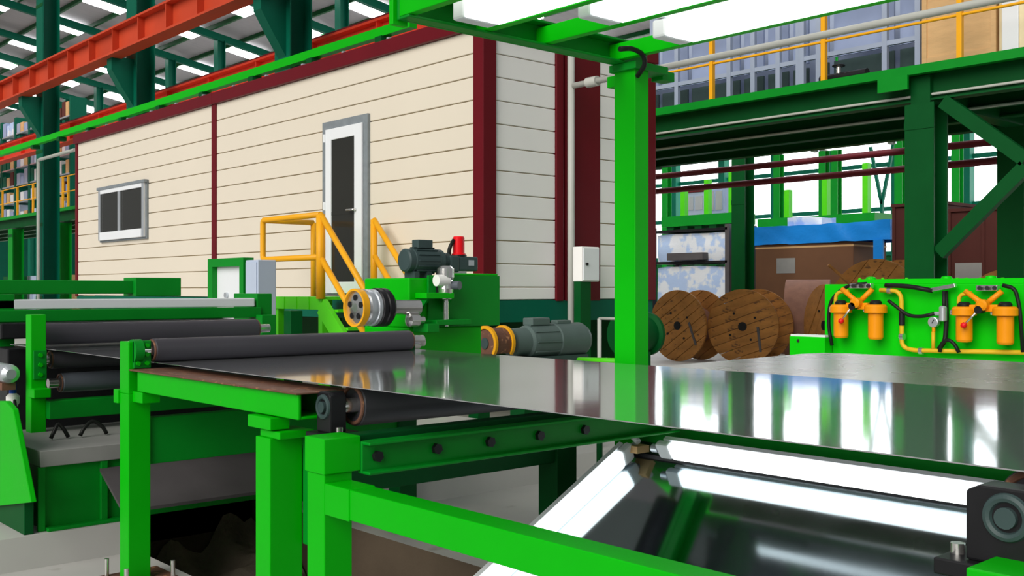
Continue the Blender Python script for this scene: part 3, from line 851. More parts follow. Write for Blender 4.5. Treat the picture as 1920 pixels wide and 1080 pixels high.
def lamp(name, label, a, b, up, w=.15, group=None, material='tube', th=.045):
    """batten lamp from a to b, lit face looking along -up"""
    a, b, up = Vector(a), Vector(b), Vector(up).normalized(); d = (b-a).normalized()
    T = thing(name, label, 'lamp', (a+b)/2, group)
    MB().bar(a + up*(th/2+.012), b + up*(th/2+.012), w, .024, up).build('housing', 'white', T)
    MB().bar(a + d*.05, b - d*.05, w*.92, th, up).build('tube', material, T, .012)
    for q, e in ((a, d), (b, -d)):
        MB().bar(q - e*.03, q + e*.05, w*.94, th*.96, up).build('end_cap', 'white', T, .012)
        MB().cyl(q - e*.03, q - e*.07, .022, n=12).build('cable_gland', 'silver', T)
    return T
for (ya_, yb_), px, lab in (((LY[0], LY[1]), 890, 'fluorescent canopy lamp next to the free edge of the canopy'), ((LY[1], LY[2]), 1122, 'fluorescent canopy lamp in the middle of the canopy'), ((LY[2], LY[3]), 1258, 'fluorescent canopy lamp on the post side of the canopy')):
    yl = yb_ - .135
    x = xY(px, yl)
    x = max(x, xq - .02)
    lamp('canopy_lamp', lab, (x, yl, zcan+.045), (x+2.6, yl, zcan+.045), (0,0,1), .22, th=.09)

# inspection mirror below the strip
MT = .527
my1, mz1 = 4.02, .655
my0 = 2.45; mz0 = mz1 - MT*(my1-my0)
mx0 = xY(1160, 4.0) + .02
nrm = Vector((0, -MT, 1)).normalized()
nrm = Vector((0, -MT, 1)); nrm.normalize()
T = thing('inspection_mirror', 'large tilted polished inspection mirror beneath the strip', 'mirror', ((mx0-.2)/2, 3.2, mz0))
MB().prism([(mx0, my1, mz1), (-.05, my1, mz1), (-.05, my0, mz0), (mx0, my0, mz0)], (0, 0, -.02)).build('mirror_plate', 'mirror', T)
MB().bar((mx0-.02, my1, mz1), (mx0-.02, my0, mz0), .03, .07, nrm).build('edge_frame', 'black', T)
MB().box(mx0, .1, my1, my1+.03, mz1-.05, mz1+.02).build('edge_frame', 'black', T)
for x in (mx0+.3, -.4):
    MB().box(x-.03, x+.03, my1-.06, my1, 0, mz1-.05).build('leg', 'green_dark', T)
# lamps along the mirror edges
n2 = Vector((0, -MT, 1)).normalized()
off = n2 * .06
a = Vector((mx0+.09, my1-.05, mz1-.05*MT)) + off; b = Vector((mx0+.09, my0, mz0)) + off
lamp('mirror_lamp', 'fluorescent lamp sloping down the edge of the mirror', a, b, Vector((-.9, .1, .25)), .10)
xl1 = xY(1240, 3.95)
lamp('mirror_lamp', 'fluorescent lamp lying along the top edge of the mirror', (xl1, 3.97, mz1+.065), (xl1+3.2, 3.97, mz1+.065), Vector((0, .8, .5)), .095)
# far frame beam behind the mirror
T = thing('mirror_gantry', 'dark green frame beam on posts behind the inspection mirror', 'frame', (-1.5, 4.1, 0))
pbox(T, 'beam', 'green_mid', xq+.0, 1.2, 4.06, 4.14, zR(-.1418, 4.06), zR(-.1418, 4.06)+.14)
pbox(T, 'post', 'green_dark', .9, 1.0, 4.06, 4.16, 0, zR(-.1418, 4.06))
pbox(T, 'post', 'green_dark', xq+.02, xq+.12, 4.075, 4.16, 0, zR(-.1418, 4.06))
# small clutter near the head of the sloping lamp
c = onX(1180, 815, xq+.0)
T = thing('cable_clamp', 'small pale clamp and cable at the head of the sloping mirror lamp', 'clamp', (xq+.05, 3.99, .72))
MB().tube([(xq-.08, 4.02, .80), (xq-.02, 3.97, .80), (xq+.04, 3.98, .77), (xq+.10, 3.97, .74)], .016, 8, .03).build('cable', 'white', T)
MB().box(xq+.02, xq+.12, 3.94, 4.03, .685, .72).build('clamp', 'crate', T)

# side table plate at strip level beyond the strip
T = thing('side_plate', 'polished plate table tinted with reflected brown level with the strip by the air filter panel', 'table', (-1.2, 4.8, 0))
tx0 = -3.46
pr = [(tx0+.10, YF+.012, HS-.02), (1.6, YF+.012, HS-.02), (1.6, 5.62, HS-.02), (tx0+.16, 5.62, HS-.02), (tx0+.04, 5.56, HS-.02), (tx0-.0, 5.4, HS-.02)]
MB().prism(pr, (0, 0, .018)).build('top_plate', 'plate', T)
for x in (tx0+.35, 1.2):
    for yy in (4.45, 5.45): MB().box(x-.05, x+.05, yy-.05, yy+.05, 0, HS-.02).build('leg', 'green_dark', T)

# ================================================================== DRIVE STAND AND MOTORS
DX = xY(767, 4.25)
DY0, DY1 = 4.25, yX(930, DX)
DXL = xY(683, DY0)
dzt = zAt(521, DX, DY0)
T = thing('drive_stand', 'large green drive stand housing at the far end of the pinch roller', 'machine stand', ((DX+DXL)/2, (DY0+DY1)/2, .0))
znt = zAt(610, DX, DY1)
pbox(T, 'housing', 'green', DXL, DX, DY0, DY1, znt, dzt, bevel=.01)
pbox(T, 'lower_housing', 'green', DXL, DX, DY0, yX(903, DX), .80, znt, bevel=.01)
pbox(T, 'leg', 'green_dark', xY(744, DY0+.02), xY(764, DY0+.02), DY0+.02, DY0+.10, .0, .80)
ys = yX(868, DX)
pbox(T, 'side_plate', 'green_mid', DX, DX+.02, yX(800, DX), DY1+.02, znt, dzt+.02)
pbox(T, 'shelf', 'green', DX, DX+.13, DY0+.05, yX(830, DX), zAt(560, DX, DY0)-.0, zAt(549, DX, DY0))
MB().prism([(DX, DY0+.07, zAt(560, DX, DY0)), (DX+.12, DY0+.07, zAt(560, DX, DY0)), (DX, DY0+.07, zAt(590, DX, DY0))], (0, .02, 0)).build('shelf_gusset', 'green_mid', T)
MB().prism([(DX, yX(825, DX), zAt(560, DX, DY0)), (DX+.12, yX(825, DX), zAt(560, DX, DY0)), (DX, yX(825, DX), zAt(590, DX, DY0))], (0, .02, 0)).build('shelf_gusset', 'green_mid', T)
pbox(T, 'lower_bracket', 'green_mid', DX+.02, DX+.14, yX(795, DX), yX(860, DX), zAt(610, DX, DY0), zAt(600, DX, DY0))
pbox(T, 'top_rim', 'green', DX-.1, DX+.02, yX(850, DX), DY1, dzt+.02, dzt+.035)
# roller neck couplings, chrome
for py, rr in ((600, .045), (642, .05)):
    c = onX(778, py, DX+.12)
    MB().lathe([(.02, -.06), (rr, -.05), (rr, .02), (rr*.6, .03), (rr*.6, .07)], c, (0,1,0), 20).build('coupling', 'chrome', T)
pbox(T, 'coupling_block', 'green_mid', DX+.02, DX+.18, DY0+.02, DY0+.12, zAt(622, DX, DY0), zAt(606, DX, DY0))

# motor on top
def motor(T, c, ax, r, L, up=Vector((0,0,1)), body='motor', box='motor_dark'):
    c, ax = Vector(c), Vector(ax).normalized()
    MB().lathe([(r*.82, 0), (r*.95, .01), (r*.95, L*.16), (r, L*.18), (r, L*.82), (r*.96, L*.84), (r*.96, L*.96), (r*.7, L)], c, ax, 32).build('motor_body', body, T)
    mb = MB(); sd = ax.cross(up).normalized()
    for k in range(14):
        t = math.pi * 2 * k / 14
        d = sd * math.cos(t) + up * math.sin(t)
        mb.bar(c + ax*L*.22 + d*(r+.004), c + ax*L*.78 + d*(r+.004), .006, .014, d)
    mb.build('cooling_fins', body, T)
    q = c + ax*L*.5 + up*(r+.03)
    MB().bar(q - ax*L*.2, q + ax*L*.2, r*.9, .06, up).build('terminal_box', box, T, .006)
a = onY(772, 489, 4.45); a.z = dzt + .16
T = thing('brake_motor', 'dark grey brake motor with red cap mounted on the green drive stand', 'motor', (a.x, a.y, dzt))
ax = Vector((0.1, 1, 0)).normalized()
rM = .085
mc = onY(757, 488, DY0 + .02)
yM_ = [yX(px, mc.x) for px in (757, 826, 834, 850, 887)]
motor(T, mc, (0, 1, 0), rM, yM_[1]-mc.y, body='motor_dark')
e = Vector((mc.x, yM_[1], mc.z))
MB().cyl(e, Vector((mc.x, yM_[2]+.02, mc.z)), .06).build('flange', 'motor_dark', T)
g = Vector((mc.x, (yM_[2]+yM_[3])/2, mc.z-.01)); gw = (yM_[3]-yM_[2])/2
MB().box(g.x-.07, g.x+.07, g.y-gw, g.y+gw, g.z-.07, g.z+.05).build('gearbox', 'motor_dark', T, .012)
g2 = Vector((mc.x, (yM_[3]+yM_[4])/2, mc.z-.01)); gw2 = (yM_[4]-yM_[3])/2
MB().box(g2.x-.06, g2.x+.06, g2.y-gw2+.002, g2.y+gw2, g2.z-.06, g2.z+.045).build('gear_case', 'motor_dark', T, .012)
MB().box(g2.x+.06, g2.x+.064, g2.y+.0, g2.y+.05, g2.z-.02, g2.z+.02).build('name_plate', 'silver', T)
rc = Vector((g2.x, yX(860, g2.x), g2.z+.045))
MB().lathe([(.052, 0), (.052, .02), (.042, .025), (.042, .135), (.036, .145)], rc, (0,0,1), 24).build('red_cap', 'red', T)
MB().lathe([(.058, -.015), (.058, .012)], rc, (0,0,1), 24).build('cap_collar', 'black', T)
MB().tube([g + Vector((0,.0,.04)), g + Vector((0,.0,.10)), rc + Vector((0,-.045,.12))], .014, 8, .03).build('cable', 'hose', T)
for dy in (-.05, .06): MB().box(mc.x-.06, mc.x+.06, mc.y+.12+dy-.02, mc.y+.12+dy+.02, dzt, mc.z-rM*.9).build('foot', 'motor_dark', T)
MB().box(g.x-.05, g.x+.05, g.y-.02, g.y+.12, dzt, g.z-.06).build('pedestal', 'chrome', T)
# screw jack below the gearbox on the near face
jx = DX + .08; jy = yX(836, jx)
T = thing('screw_jack', 'worn metallic screw jack hanging on the face of the drive stand', 'jack', (jx, jy, zAt(585, jx, jy)))
MB().lathe([(.02, -.34), (.02, -.16), (.045, -.15), (.055, -.08), (.05, -.02), (.06, 0), (.06, .06), (.035, .08)], (jx, jy, zAt(520, jx, jy)), (0,0,1), 20).build('screw_body', 'chrome', T)
MB().cyl((jx+.02, jy-.10, zAt(526, jx, jy)), (jx+.02, jy-.0, zAt(526, jx, jy)), .04).build('worm_cap', 'white_board', T)
MB().cyl((jx-.0, jy+.02, zAt(535, jx, jy)), (jx+.09, jy+.05, zAt(535, jx, jy)), .03).build('blue_fitting', 'blue_steel', T)
MB().box(DX+.02, DX+.06, jy-.04, jy+.06, zAt(560, jx, jy), zAt(510, jx, jy)).build('bracket', 'black', T)

# coupling wheel with yellow guard ring, axis along the rollers
wy = 3.78
wc = onY(668, 577, wy)
T = thing('brake_coupling', 'steel brake wheel with yellow rim and black drum beside the drive stand', 'wheel', (wc.x, wy, wc.z-.14))
R = .124
MB().lathe([(.03, -.01), (R*.885, 0), (R*.885, .05), (.03, .05)], wc, (0,1,0), 32).build('disc', 'chrome', T)
for k in range(5):
    t = 2*math.pi*k/5 + .3
    MB().cyl(wc + Vector((math.cos(t)*.065, -.012, math.sin(t)*.065)), wc + Vector((math.cos(t)*.065, .01, math.sin(t)*.065)), .02, n=12).build('hole', 'black', T)
MB().lathe([(R*.89, -.02), (R, -.02), (R, .025), (R*.89, .025)], wc, (0,1,0), 40, close=True).build('yellow_rim', 'yellow', T)
MB().lathe([(R*.8, .05), (R*.97, .05), (R*.97, .08), (R*.9, .085), (R*.9, .10), (R*.97, .105), (R*.97, .13)], wc, (0,1,0), 40).build('steel_drum', 'silver', T)
MB().lathe([(R*.9, .13), (R*1.03, .14), (R*1.03, .17), (R*.95, .175), (R*1.03, .185), (R*1.03, .22), (R*.9, .24)], wc, (0,1,0), 40).build('black_drum', 'black', T)
MB().cyl(wc + Vector((0,.23,0)), wc + Vector((.05,.47,0)), .05).build('shaft', 'chrome', T)

# gearmotor behind the strip with yellow half guard
gx = -7.25; G = 1.27
yg0, yg1 = yX(908, gx), yX(945, gx)
gz = zAt(650, gx, yg0) + .0
T = thing('gearmotor', 'grey gearmotor with ribbed body and terminal box behind the strip', 'motor', (gx, yX(1010, gx), 0))
yA, yB = yX(955, gx), yX(1092, gx)
rG = .125*G
cz = zAt(642, gx, yA)
MB().lathe([(.05*G, 0), (.10*G, .01), (.105*G, .14*G), (rG*.96, .16*G), (rG, .20*G), (rG, .42*G), (rG*1.06, .43*G), (rG*1.06, yB-yA-.06), (rG*.9, yB-yA-.01), (rG*.5, yB-yA)], (gx, yA, cz), (0,1,0), 36).build('motor_body', 'motor', T)
MB().box(gx-.07, gx+.07, yA+.18*G, yA+.36*G, cz+rG-.01, cz+rG+.05*G).build('terminal_box', 'motor', T, .012)
MB().box(gx-.05, gx+.05, yA+.45*G, yA+.60*G, cz+rG, cz+rG+.035).build('cable_entry', 'motor', T, .01)
for k in range(5):
    t = math.radians(20 + 35*k)
    d = Vector((math.sin(t), 0, math.cos(t)))
    MB().bar(Vector((gx, yA+.17*G, cz)) + d*(rG+.003), Vector((gx, yA+.41*G, cz)) + d*(rG+.003), .008, .014, d).build('fin', 'motor', T)
MB().box(gx-.13, gx+.13, yA+.05, yB-.05, cz-rG-.06, cz-rG+.02).build('mount', 'motor_dark', T)
MB().box(gx-.1, gx+.1, yA+.1, yB-.1, 0, cz-rG-.06).build('pedestal', 'green_dark', T)
T = thing('coupling_guard', 'yellow half round coupling guard between drive stand and gearmotor', 'guard', (gx, (yg0+yg1)/2, cz-.1))
Rg = .115*G
def half(y0, y1, r0, r1, nm, mt):
    pts_o = [(gx + r1*math.cos(t), y0, cz + r1*math.sin(t)) for t in [math.radians(-40 + 260*k/26) for k in range(27)]]
    pts_i = [(gx + r0*math.cos(t), y0, cz + r0*math.sin(t)) for t in [math.radians(-40 + 260*k/26) for k in range(27)]]
    m = MB()
    for k in range(26): m.prism([pts_o[k], pts_o[k+1], pts_i[k+1], pts_i[k]], (0, y1-y0, 0))
    m.build(nm, mt, T)
MB().lathe([(.05, 0), (Rg*.85, 0), (Rg*.85, .01), (.05, .01)], (gx, yg0+.012, cz), (0,1,0), 28).build('end_cover', 'rust_plate', T)
half(yg0, yg0+.03, Rg*.9, Rg*1.1, 'rim', 'yellow')
half(yg1-.03, yg1, Rg*.9, Rg*1.1, 'rim', 'yellow')
half(yg0+.03, yg1-.03, Rg*.88, Rg*.97, 'mesh_cover', 'rust_plate')
MB().cyl((gx, yg0, cz), (gx, yA+.02, cz), .05).build('shaft', 'motor_dark', T)
# light green pipe just behind the strip edge and grey pole
yy = 4.9
q0, q1 = onY(1085, 676, yy), onY(1165, 678, yy)
T = thing('green_pipe', 'short bright green pipe behind the strip beside the canopy post', 'pipe', ((q0.x+q1.x)/2, yy, 0))
MB().tube([q0, q1], .022, 8).build('pipe', 'lime', T)
for q in (q0.lerp(q1, .5), q1): MB().cyl((q.x, yy, 0), (q.x, yy, q.z), .02, n=8).build('support', 'green_dark', T)
xx = xY(1124, 6.4)
T = thing('pole_frame', 'thin white pole frame behind the canopy post', 'frame', (xx, 6.4, 0))
zz = zAt(597, xx, 6.4)
MB().tube([(xx, 6.4, 0), (xx, 6.4, zz)], .018, 8).build('pole', 'conduit', T)
MB().tube([(xx, 6.4, zz), (xx+.5, 6.4, zz)], .012, 8).build('arm', 'conduit', T)
dc = onY(1168, 628, 6.8)
T = thing('cable_drum', 'dark green steel drum standing behind the canopy post', 'drum', (dc.x, 6.8, 0))
rd = dc.z if dc.z < 1.3 else 1.0
rd = .19
MB().lathe([(.05, 0), (rd, 0), (rd, .03), (rd*.8, .04), (rd*.8, .3), (rd, .31), (rd, .34), (.05, .34)], dc, (0,1,0), 36).build('drum_shell', 'green_dark', T)
MB().box(dc.x-.1, dc.x+.1, 6.85, 7.05, 0, dc.z-rd*.8).build('drum_stand', 'green_dark', T)

# ================================================================== AIR FILTER PANEL
AY = 10.3; KS = AY / 5.9
def Q(px, py, dy=0.0): return onY(px, py, AY + dy * KS)
ax0, ax1 = xY(1546, AY), xY(1990, AY)
za1 = Q(1560, 533).z
T = thing('filter_cabinet', 'bright green air preparation panel cabinet behind the side plate', 'cabinet', ((ax0+ax1)/2, AY+.2, 0))
pbox(T, 'front_case', 'panel_green', ax0, ax1, AY, AY+.6, 0, za1, bevel=.01)
pbox(T, 'top_ledge', 'panel_green', Q(1592, 530).x, ax1, AY+.17, AY+.75, za1, za1+.055, bevel=.006)
for px in (1612, 1630, 1655, 1700, 1795, 1812, 1838, 1880):
    MB().cyl(Q(px, 526, .12), Q(px, 526, .12) + Vector((0,0,.03)), .016, n=10).build('rivet', 'lime', T)
for px in (1633, 1775, 1858):
    q = Q(px, 528, .2); q.z = za1 + .05
    MB().lathe([(.06, 0), (.05, .026), (.02, .035)], q, (0,0,1), 16).build('lifting_stud', 'panel_green', T)
lx0, lx1 = xY(1480, AY-.17), xY(1546, AY-.17)
T = thing('valve_box', 'small green box with a hole beside the air preparation panel', 'box', ((lx0+lx1)/2, AY, 0))
pbox(T, 'case', 'panel_green', lx0, lx1, AY-.17, AY-.01, 0, zAt(630, lx0, AY-.17), bevel=.008)
MB().cyl(onY(1497, 639, AY-.176), onY(1497, 639, AY-.16), .02, n=12).build('hole', 'black', T)
MB().box(lx0+.01, lx1, AY-.16, AY-.02, zAt(630, lx0, AY-.17), zAt(630, lx0, AY-.17)+.02).build('lid', 'white', T)

class FB(MB):
    def lathe(self, prof, c, ax, n=28, close=False): return MB.lathe(self, [(a*KS, b*KS) for a, b in prof], c, ax, n, close)
    def cyl(self, a, b, r, r2=None, n=24):
        a, b = Vector(a), Vector(b); return MB.lathe(self, [(r*KS, 0), (r*KS, (b-a).length)], a, b-a, n)
    def tube(self, pts, r, n=8, rad=0.0): return MB.tube(self, pts, r*KS, n, rad*KS)
    def bar(self, a, b, w, h, up=(0,0,1)): return MB.bar(self, a, b, w*KS, h*KS, up)
def filt(px, py0, py1, side):
    """filter unit: head at py0, bowl bottom at py1"""
    w = 0.052
    a, b = Q(px, py0, -.09), Q(px, py1, -.09)
    h = a.z - b.z
    hd = FB().lathe([(.05, -.048), (.066, -.045), (.066, -.01), (.06, 0), (.05, .004)], a, (0,0,1), 24)
    prof = [(.02, 0), (.038, .004), (.044, .015), (.044, h/KS - .05)]
    return a, b, h, hd, FB().lathe(prof, b, (0,0,1), 24)
def filter_set(p1, p2, ytop, yb1, yb2, lab, lpx):
    xm = (p1 + p2) / 2
    T = thing('air_filter_set', lab, 'air filter', (Q(xm, ytop).x, AY-.16, Q(xm, yb2).z))
    for px, yb in ((p1, yb1), (p2, yb2)):
        a, b, h, hd, bowl = filt(px, ytop, yb, 0)
        hd.build('filter_head', 'filter_orange', T); bo = bowl.build('filter_bowl', 'filter_orange', T)
        FB().lathe([(.036, 0), (.036, .014), (.024, .026)], a + Vector((0,0,.004))*KS, (0,0,1), 20).build('filter_cap', 'hose', T)
        FB().cyl(a + Vector((-.075, 0, -.03))*KS, a + Vector((-.06, 0, -.03))*KS, .016, n=10).build('fitting', 'chrome', T)
        FB().tube([a + Vector((.0, .0, -.02))*KS, a + Vector((0, .09, -.02))*KS], .016, 8).build('mount', 'black', T)
    c = Q(xm, ytop - 4, -.09)
    a1, a2 = Q(p1 + 12, ytop + 2, -.09), Q(p2 - 12, ytop + 2, -.09)
    FB().bar(a1, a2, .045, .04).build('bridge', 'filter_orange', T, .008)
    # yoke of yellow fittings rising to the manifold
    t = Q(xm, ytop - 30, -.07)
    for px in (p1 + 2, p2 - 6):
        FB().tube([c, Q(px, ytop - 30, -.07)], .016, 8).build('yoke_arm', 'filter_orange', T)
    FB().tube([Q(p1 - 10, ytop + 2, -.07), Q(p1 - 10, ytop - 24, -.07), Q(p1 + 14, ytop - 26, -.07)], .012, 8, .06).build('inlet_pipe', 'pipe_yellow', T)
    FB().lathe([(.02, -.03), (.032, -.02), (.032, .02), (.02, .03)], Q(xm - 4, ytop - 4, -.13), (0,1,0), 16).build('valve_body', 'filter_orange', T)
    # manifold bar and drain lever
    FB().bar(Q(xm - 14, ytop - 36, -.05), Q(xm + 26, ytop - 36, -.05), .04, .03).build('manifold', 'chrome', T, .005)
    for k in range(3): FB().cyl(Q(xm - 10 + 14*k, ytop - 36, -.07), Q(xm - 10 + 14*k, ytop - 36, -.09), .012, n=10).build('port', 'black', T)
    l0, l1 = Q(lpx[0], lpx[1], -.15), Q(lpx[2], lpx[3], -.16)
    FB().tube([l0, l1], .006, 8).build('lever', 'chrome', T)
    FB().lathe([(.0, -.018), (.014, -.012), (.018, 0), (.014, .012), (.0, .018)], l1, (l1-l0), 12).build('lever_knob', 'red', T)
    FB().cyl(l0 + Vector((0,.04,0))*KS, l0 - Vector((0,.01,0))*KS, .022, n=14).build('lever_hub', 'black', T)
    return T
filter_set(1577, 1642, 572, 634, 637, 'pair of orange air filters with a red knobbed lever above the small green box', (1598, 574, 1577, 602))
filter_set(1808, 1885, 576, 642, 647, 'pair of orange air filters with a red knobbed lever to the gauge side', (1835, 581, 1807, 610))
# yellow piping
T = thing('air_pipe', 'yellow air pipe looping down the green panel from the first filter pair', 'pipe', (Q(1690, 600).x, AY-.07, Q(1690, 660).z))
FB().tube([Q(1650, 544, -.05), Q(1690, 545, -.05), Q(1691, 605, -.05), Q(1691, 650, -.05), Q(1712, 657, -.05), Q(1925, 661, -.05)], .0135, 10, .06).build('pipe', 'pipe_yellow', T)
FB().cyl(Q(1691, 585, -.05), Q(1691, 610, -.05), .018, n=12).build('sleeve', 'black', T)
for px, py in ((1668, 545), (1691, 631), (1727, 658)):
    FB().cyl(Q(px-3, py, -.05) , Q(px+4, py, -.05), .022, n=12).build('union', 'chrome', T)
FB().tube([Q(1750, 657, -.05), Q(1750, 622, -.05)], .011, 8).build('gauge_riser', 'pipe_yellow', T)
T = thing('pressure_gauge', 'round white faced pressure gauge on the yellow air pipe', 'gauge', Q(1749, 614, -.06))
gc = Q(1749, 604, -.06)
FB().lathe([(.02, .03), (.030, .03), (.030, 0), (.026, -.002)], gc, (0,1,0), 24).build('case', 'silver', T)
FB().lathe([(.0, 0), (.025, 0)], gc - Vector((0,.001,0))*KS, (0,1,0), 24).build('dial', 'white', T)
FB().bar(gc - Vector((.004,.004,.006))*KS, gc + Vector((.008,-.004,.014))*KS, .003, .003).build('needle', 'black', T)
FB().cyl(gc - Vector((0,-.01,.03))*KS, gc - Vector((0,-.01,.055))*KS, .010, n=10).build('stem', 'filter_orange', T)
# valve column between the filter pairs
T = thing('air_regulator', 'silver valve column with a tee head between the two filter pairs', 'valve', (Q(1770, 600).x, AY-.05, Q(1770, 610).z))
FB().bar(Q(1745, 544, -.05), Q(1792, 535, -.05), .03, .022).build('tee_head', 'chrome', T, .004)
FB().tube([Q(1770, 545, -.05), Q(1770, 600, -.05)], .010, 8).build('stem', 'black', T)
FB().lathe([(.012, -.045), (.022, -.04), (.022, .035), (.014, .045)], Q(1768, 588, -.05), (0,0,1), 16).build('body', 'silver', T)
FB().cyl(Q(1752, 588, -.05), Q(1768, 588, -.05), .012, n=10).build('port', 'silver', T)
# hoses
def hose(lab, pts, rr=.011):
    o = FB().tube(pts, rr, 8, .12).build('air_hose', 'hose'); tag(o, lab, 'hose')
hose('black hose arching from the first filter manifold down the panel edge', [Q(1625, 532, -.06), Q(1590, 534, -.06), Q(1556, 560, -.06), Q(1553, 610, -.06), Q(1560, 648, -.06)])
hose('black hose running along the top of the green panel to the tee head', [Q(1660, 535, -.06), Q(1700, 536, -.06), Q(1748, 545, -.06)], .014)
hose('black hose sagging between first filter pair and silver valve', [Q(1665, 563, -.08), Q(1682, 576, -.06), Q(1702, 592, -.06), Q(1728, 594, -.06), Q(1752, 588, -.06)])
hose('black hose dropping from the silver valve to the lower pipe', [Q(1773, 545, -.03), Q(1775, 600, -.03), Q(1772, 640, -.04), Q(1760, 655, -.06)], .014)
hose('dark looped hose at the foot of the silver valve', [Q(1762, 660, -.08), Q(1764, 644, -.08), Q(1778, 636, -.08), Q(1790, 645, -.08), Q(1798, 661, -.08)])
hose('black hose curling over the filter pair on the gauge side', [Q(1880, 535, -.06), Q(1903, 540, -.06), Q(1912, 575, -.06), Q(1918, 660, -.06)])

# ================================================================== REELS AND GOODS BEHIND
def reel(name, label, c, r, width, ang, tilt, nplanks=8, group=None, drum_r=.5):
    """wooden cable reel: axis horizontal, ang = turn of the axis from +Y"""
    c = Vector(c); ax = Vector((math.sin(ang), math.cos(ang), 0)); ux = Vector((math.cos(ang), -math.sin(ang), 0)); uz = Vector((0,0,1))
    T = thing(name, label, 'cable reel', (c.x, c.y, c.z - r))
    th = .045
    e1 = ux*math.cos(tilt) + uz*math.sin(tilt); e2 = -ux*math.sin(tilt) + uz*math.cos(tilt)
    for fl, base in ((0, c), (1, c + ax*(width-th))):
        w = 2*r/nplanks
        for k in range(nplanks):
            lo, hi = -r + k*w + .006, -r + (k+1)*w - .006
            pts = []
            n = 7
            for i in range(n+1):
                v = lo + (hi-lo)*i/n; pts.append((math.sqrt(max(0, r*r - v*v)), v))
            for i in range(n, -1, -1):
                v = lo + (hi-lo)*i/n; pts.append((-math.sqrt(max(0, r*r - v*v)), v))
            j = random.uniform(-.006, .006)
            o = MB().prism([base + ax*j + e1*a + e2*b for a, b in pts], ax*th).build('plank', 'wood', T)
    MB().lathe([(r*drum_r, th), (r*drum_r, width-th)], c, ax, 24).build('drum', 'wood_pink', T)
    MB().lathe([(r*.12, -.012), (r*.12, .01)], c, ax, 20).build('hub', 'black', T)
    for k in range(4):
        t = k*math.pi/2 + .6
        MB().lathe([(.025, -.012), (.025, .004)], c + (ux*math.cos(t)+uz*math.sin(t))*r*.42, ax, 8).build('bolt', 'black', T)
    MB().bar(c - ax*.004 + e1*r*.25 - e2*r*.8, c - ax*.004 + e1*r*.4 - e2*r*.15, .05, .02, ax).build('patch_board', 'sheet_grey', T)
    return T
def ground(px, depth, z): 
    d = ray(px, HOR); return Vector((d.x*depth, d.y*depth, z))
reel('cable_reel', 'brown wooden cable reel beside the canopy post', ground(1270, 22.0, .745), .745, .8, 0, .6)
reel('cable_reel', 'pale faced wooden cable reel between the other reels', ground(1392, 21.2, .755), .755, .9, -.25, .35)
reel('cable_reel', 'wooden cable reel leaning beside the small green valve box', ground(1545, 20.5, .80), .80, .7, .5, 1.0)
reel('cable_reel', 'largest wooden cable reel showing above the green air panel', ground(1640, 18.6, 1.02), 1.02, .8, .1, .85)
reel('cable_reel', 'wooden cable reel behind the gauge side filters', ground(1890, 17.2, .92), .92, .8, .1, .7)
a = ground(1553, 19.0, 1.95); b = ground(1592, 19.0, 1.62)
o = MB().bar(a, b, .07, .04).build('loose_plank', 'wood'); tag(o, 'loose plank leaning on the largest wooden cable reel', 'plank')
o = MB().lathe([(.86, 0), (.86, .9)], ground(1475, 22.6, .86), Vector((.9,.5,0)), 20).build('wood_stave_bundle', 'wood_pink')
tag(o, 'curved pinkish stave drum lying behind the wooden reels', 'drum')

# cardboard boxes and blue tarpaulin
by = 21.0
x0, x1 = xY(1416, by), xY(1600, by)
yb1 = yX(1662, x1)
zb1 = zAt(451, x1, by)
T = thing('cardboard_carton', 'big brown cardboard carton under the blue tarpaulin', 'box', ((x0+x1)/2, (by+yb1)/2, 0))
MB().box(x0, x1, by, yb1, 0, zb1).build('body', 'cardboard', T, .02)
MB().box(x0+.6, x0+1.1, by-.008, by, zb1-.7, zb1-.35).build('print_label', 'concrete_grey', T)
MB().box(x0, x1+.005, by-.004, yb1+.004, zb1-.12, zb1-.08).build('tape', 'crate', T)
# tarpaulin: wrinkled slab
def cloth(name, label, x0, x1, y0, y1, z0, z1, material, amp, cat='tarpaulin', nx=30, nz=10, group=None):
    m = MB()
    def sheet(fn, a, b):
        P = []
        for j in range(b+1):
            for i in range(a+1): P.append(fn(i/a, j/b))
        Fc = [(j*(a+1)+i, j*(a+1)+i+1, (j+1)*(a+1)+i+1, (j+1)*(a+1)+i) for j in range(b) for i in range(a)]
        m.add(P, Fc, True)
    def w(x, y, z): return amp * (noise.noise((x*1.1, y*1.3+z*2.2, z*1.7)) + .6*noise.noise((x*3.1+z*2, y*3, z*2.7)))
    def wp(x, y, z):
        k = w(x, y, z); return (x + k*.5, y - k, z + k*.5)
    sheet(lambda u, v: wp(x0+(x1-x0)*u, y0, z0+(z1-z0)*v), nx, nz)
    sheet(lambda u, v: wp(x1, y0+(y1-y0)*u, z0+(z1-z0)*v), nz, nz)
    sheet(lambda u, v: wp(x0, y1+(y0-y1)*u, z0+(z1-z0)*v), nz, nz)
    sheet(lambda u, v: wp(x0+(x1-x0)*u, y0+(y1-y0)*v, z1), nx, nz)
    sheet(lambda u, v: wp(x1+(x0-x1)*u, y1, z0+(z1-z0)*v), nx, nz)
    o = m.build(name, material); tag(o, label, cat, group); return o
tarp_ = cloth('blue_tarpaulin', 'bright blue tarpaulin draped over the big cardboard carton', x0-.1, xY(1672, by), by-.06, yb1, zb1-.02, zAt(417, x1, by), 'tarp', .06)
xq0, xq1 = xY(1655, by+.3), xY(1673, by+.3)
tc_ = cloth('hanging_corner', '', xq0, xq1, by-.1, by-.04, zAt(486, xq0, by), zb1, 'tarp', .01, nx=6)
for k_ in ('label', 'category'): del tc_[k_]
tc_.parent = tarp_; tc_.location = WL[tc_.name] - WL[tarp_.name]
cc = onY(1520, 412, by+.3)
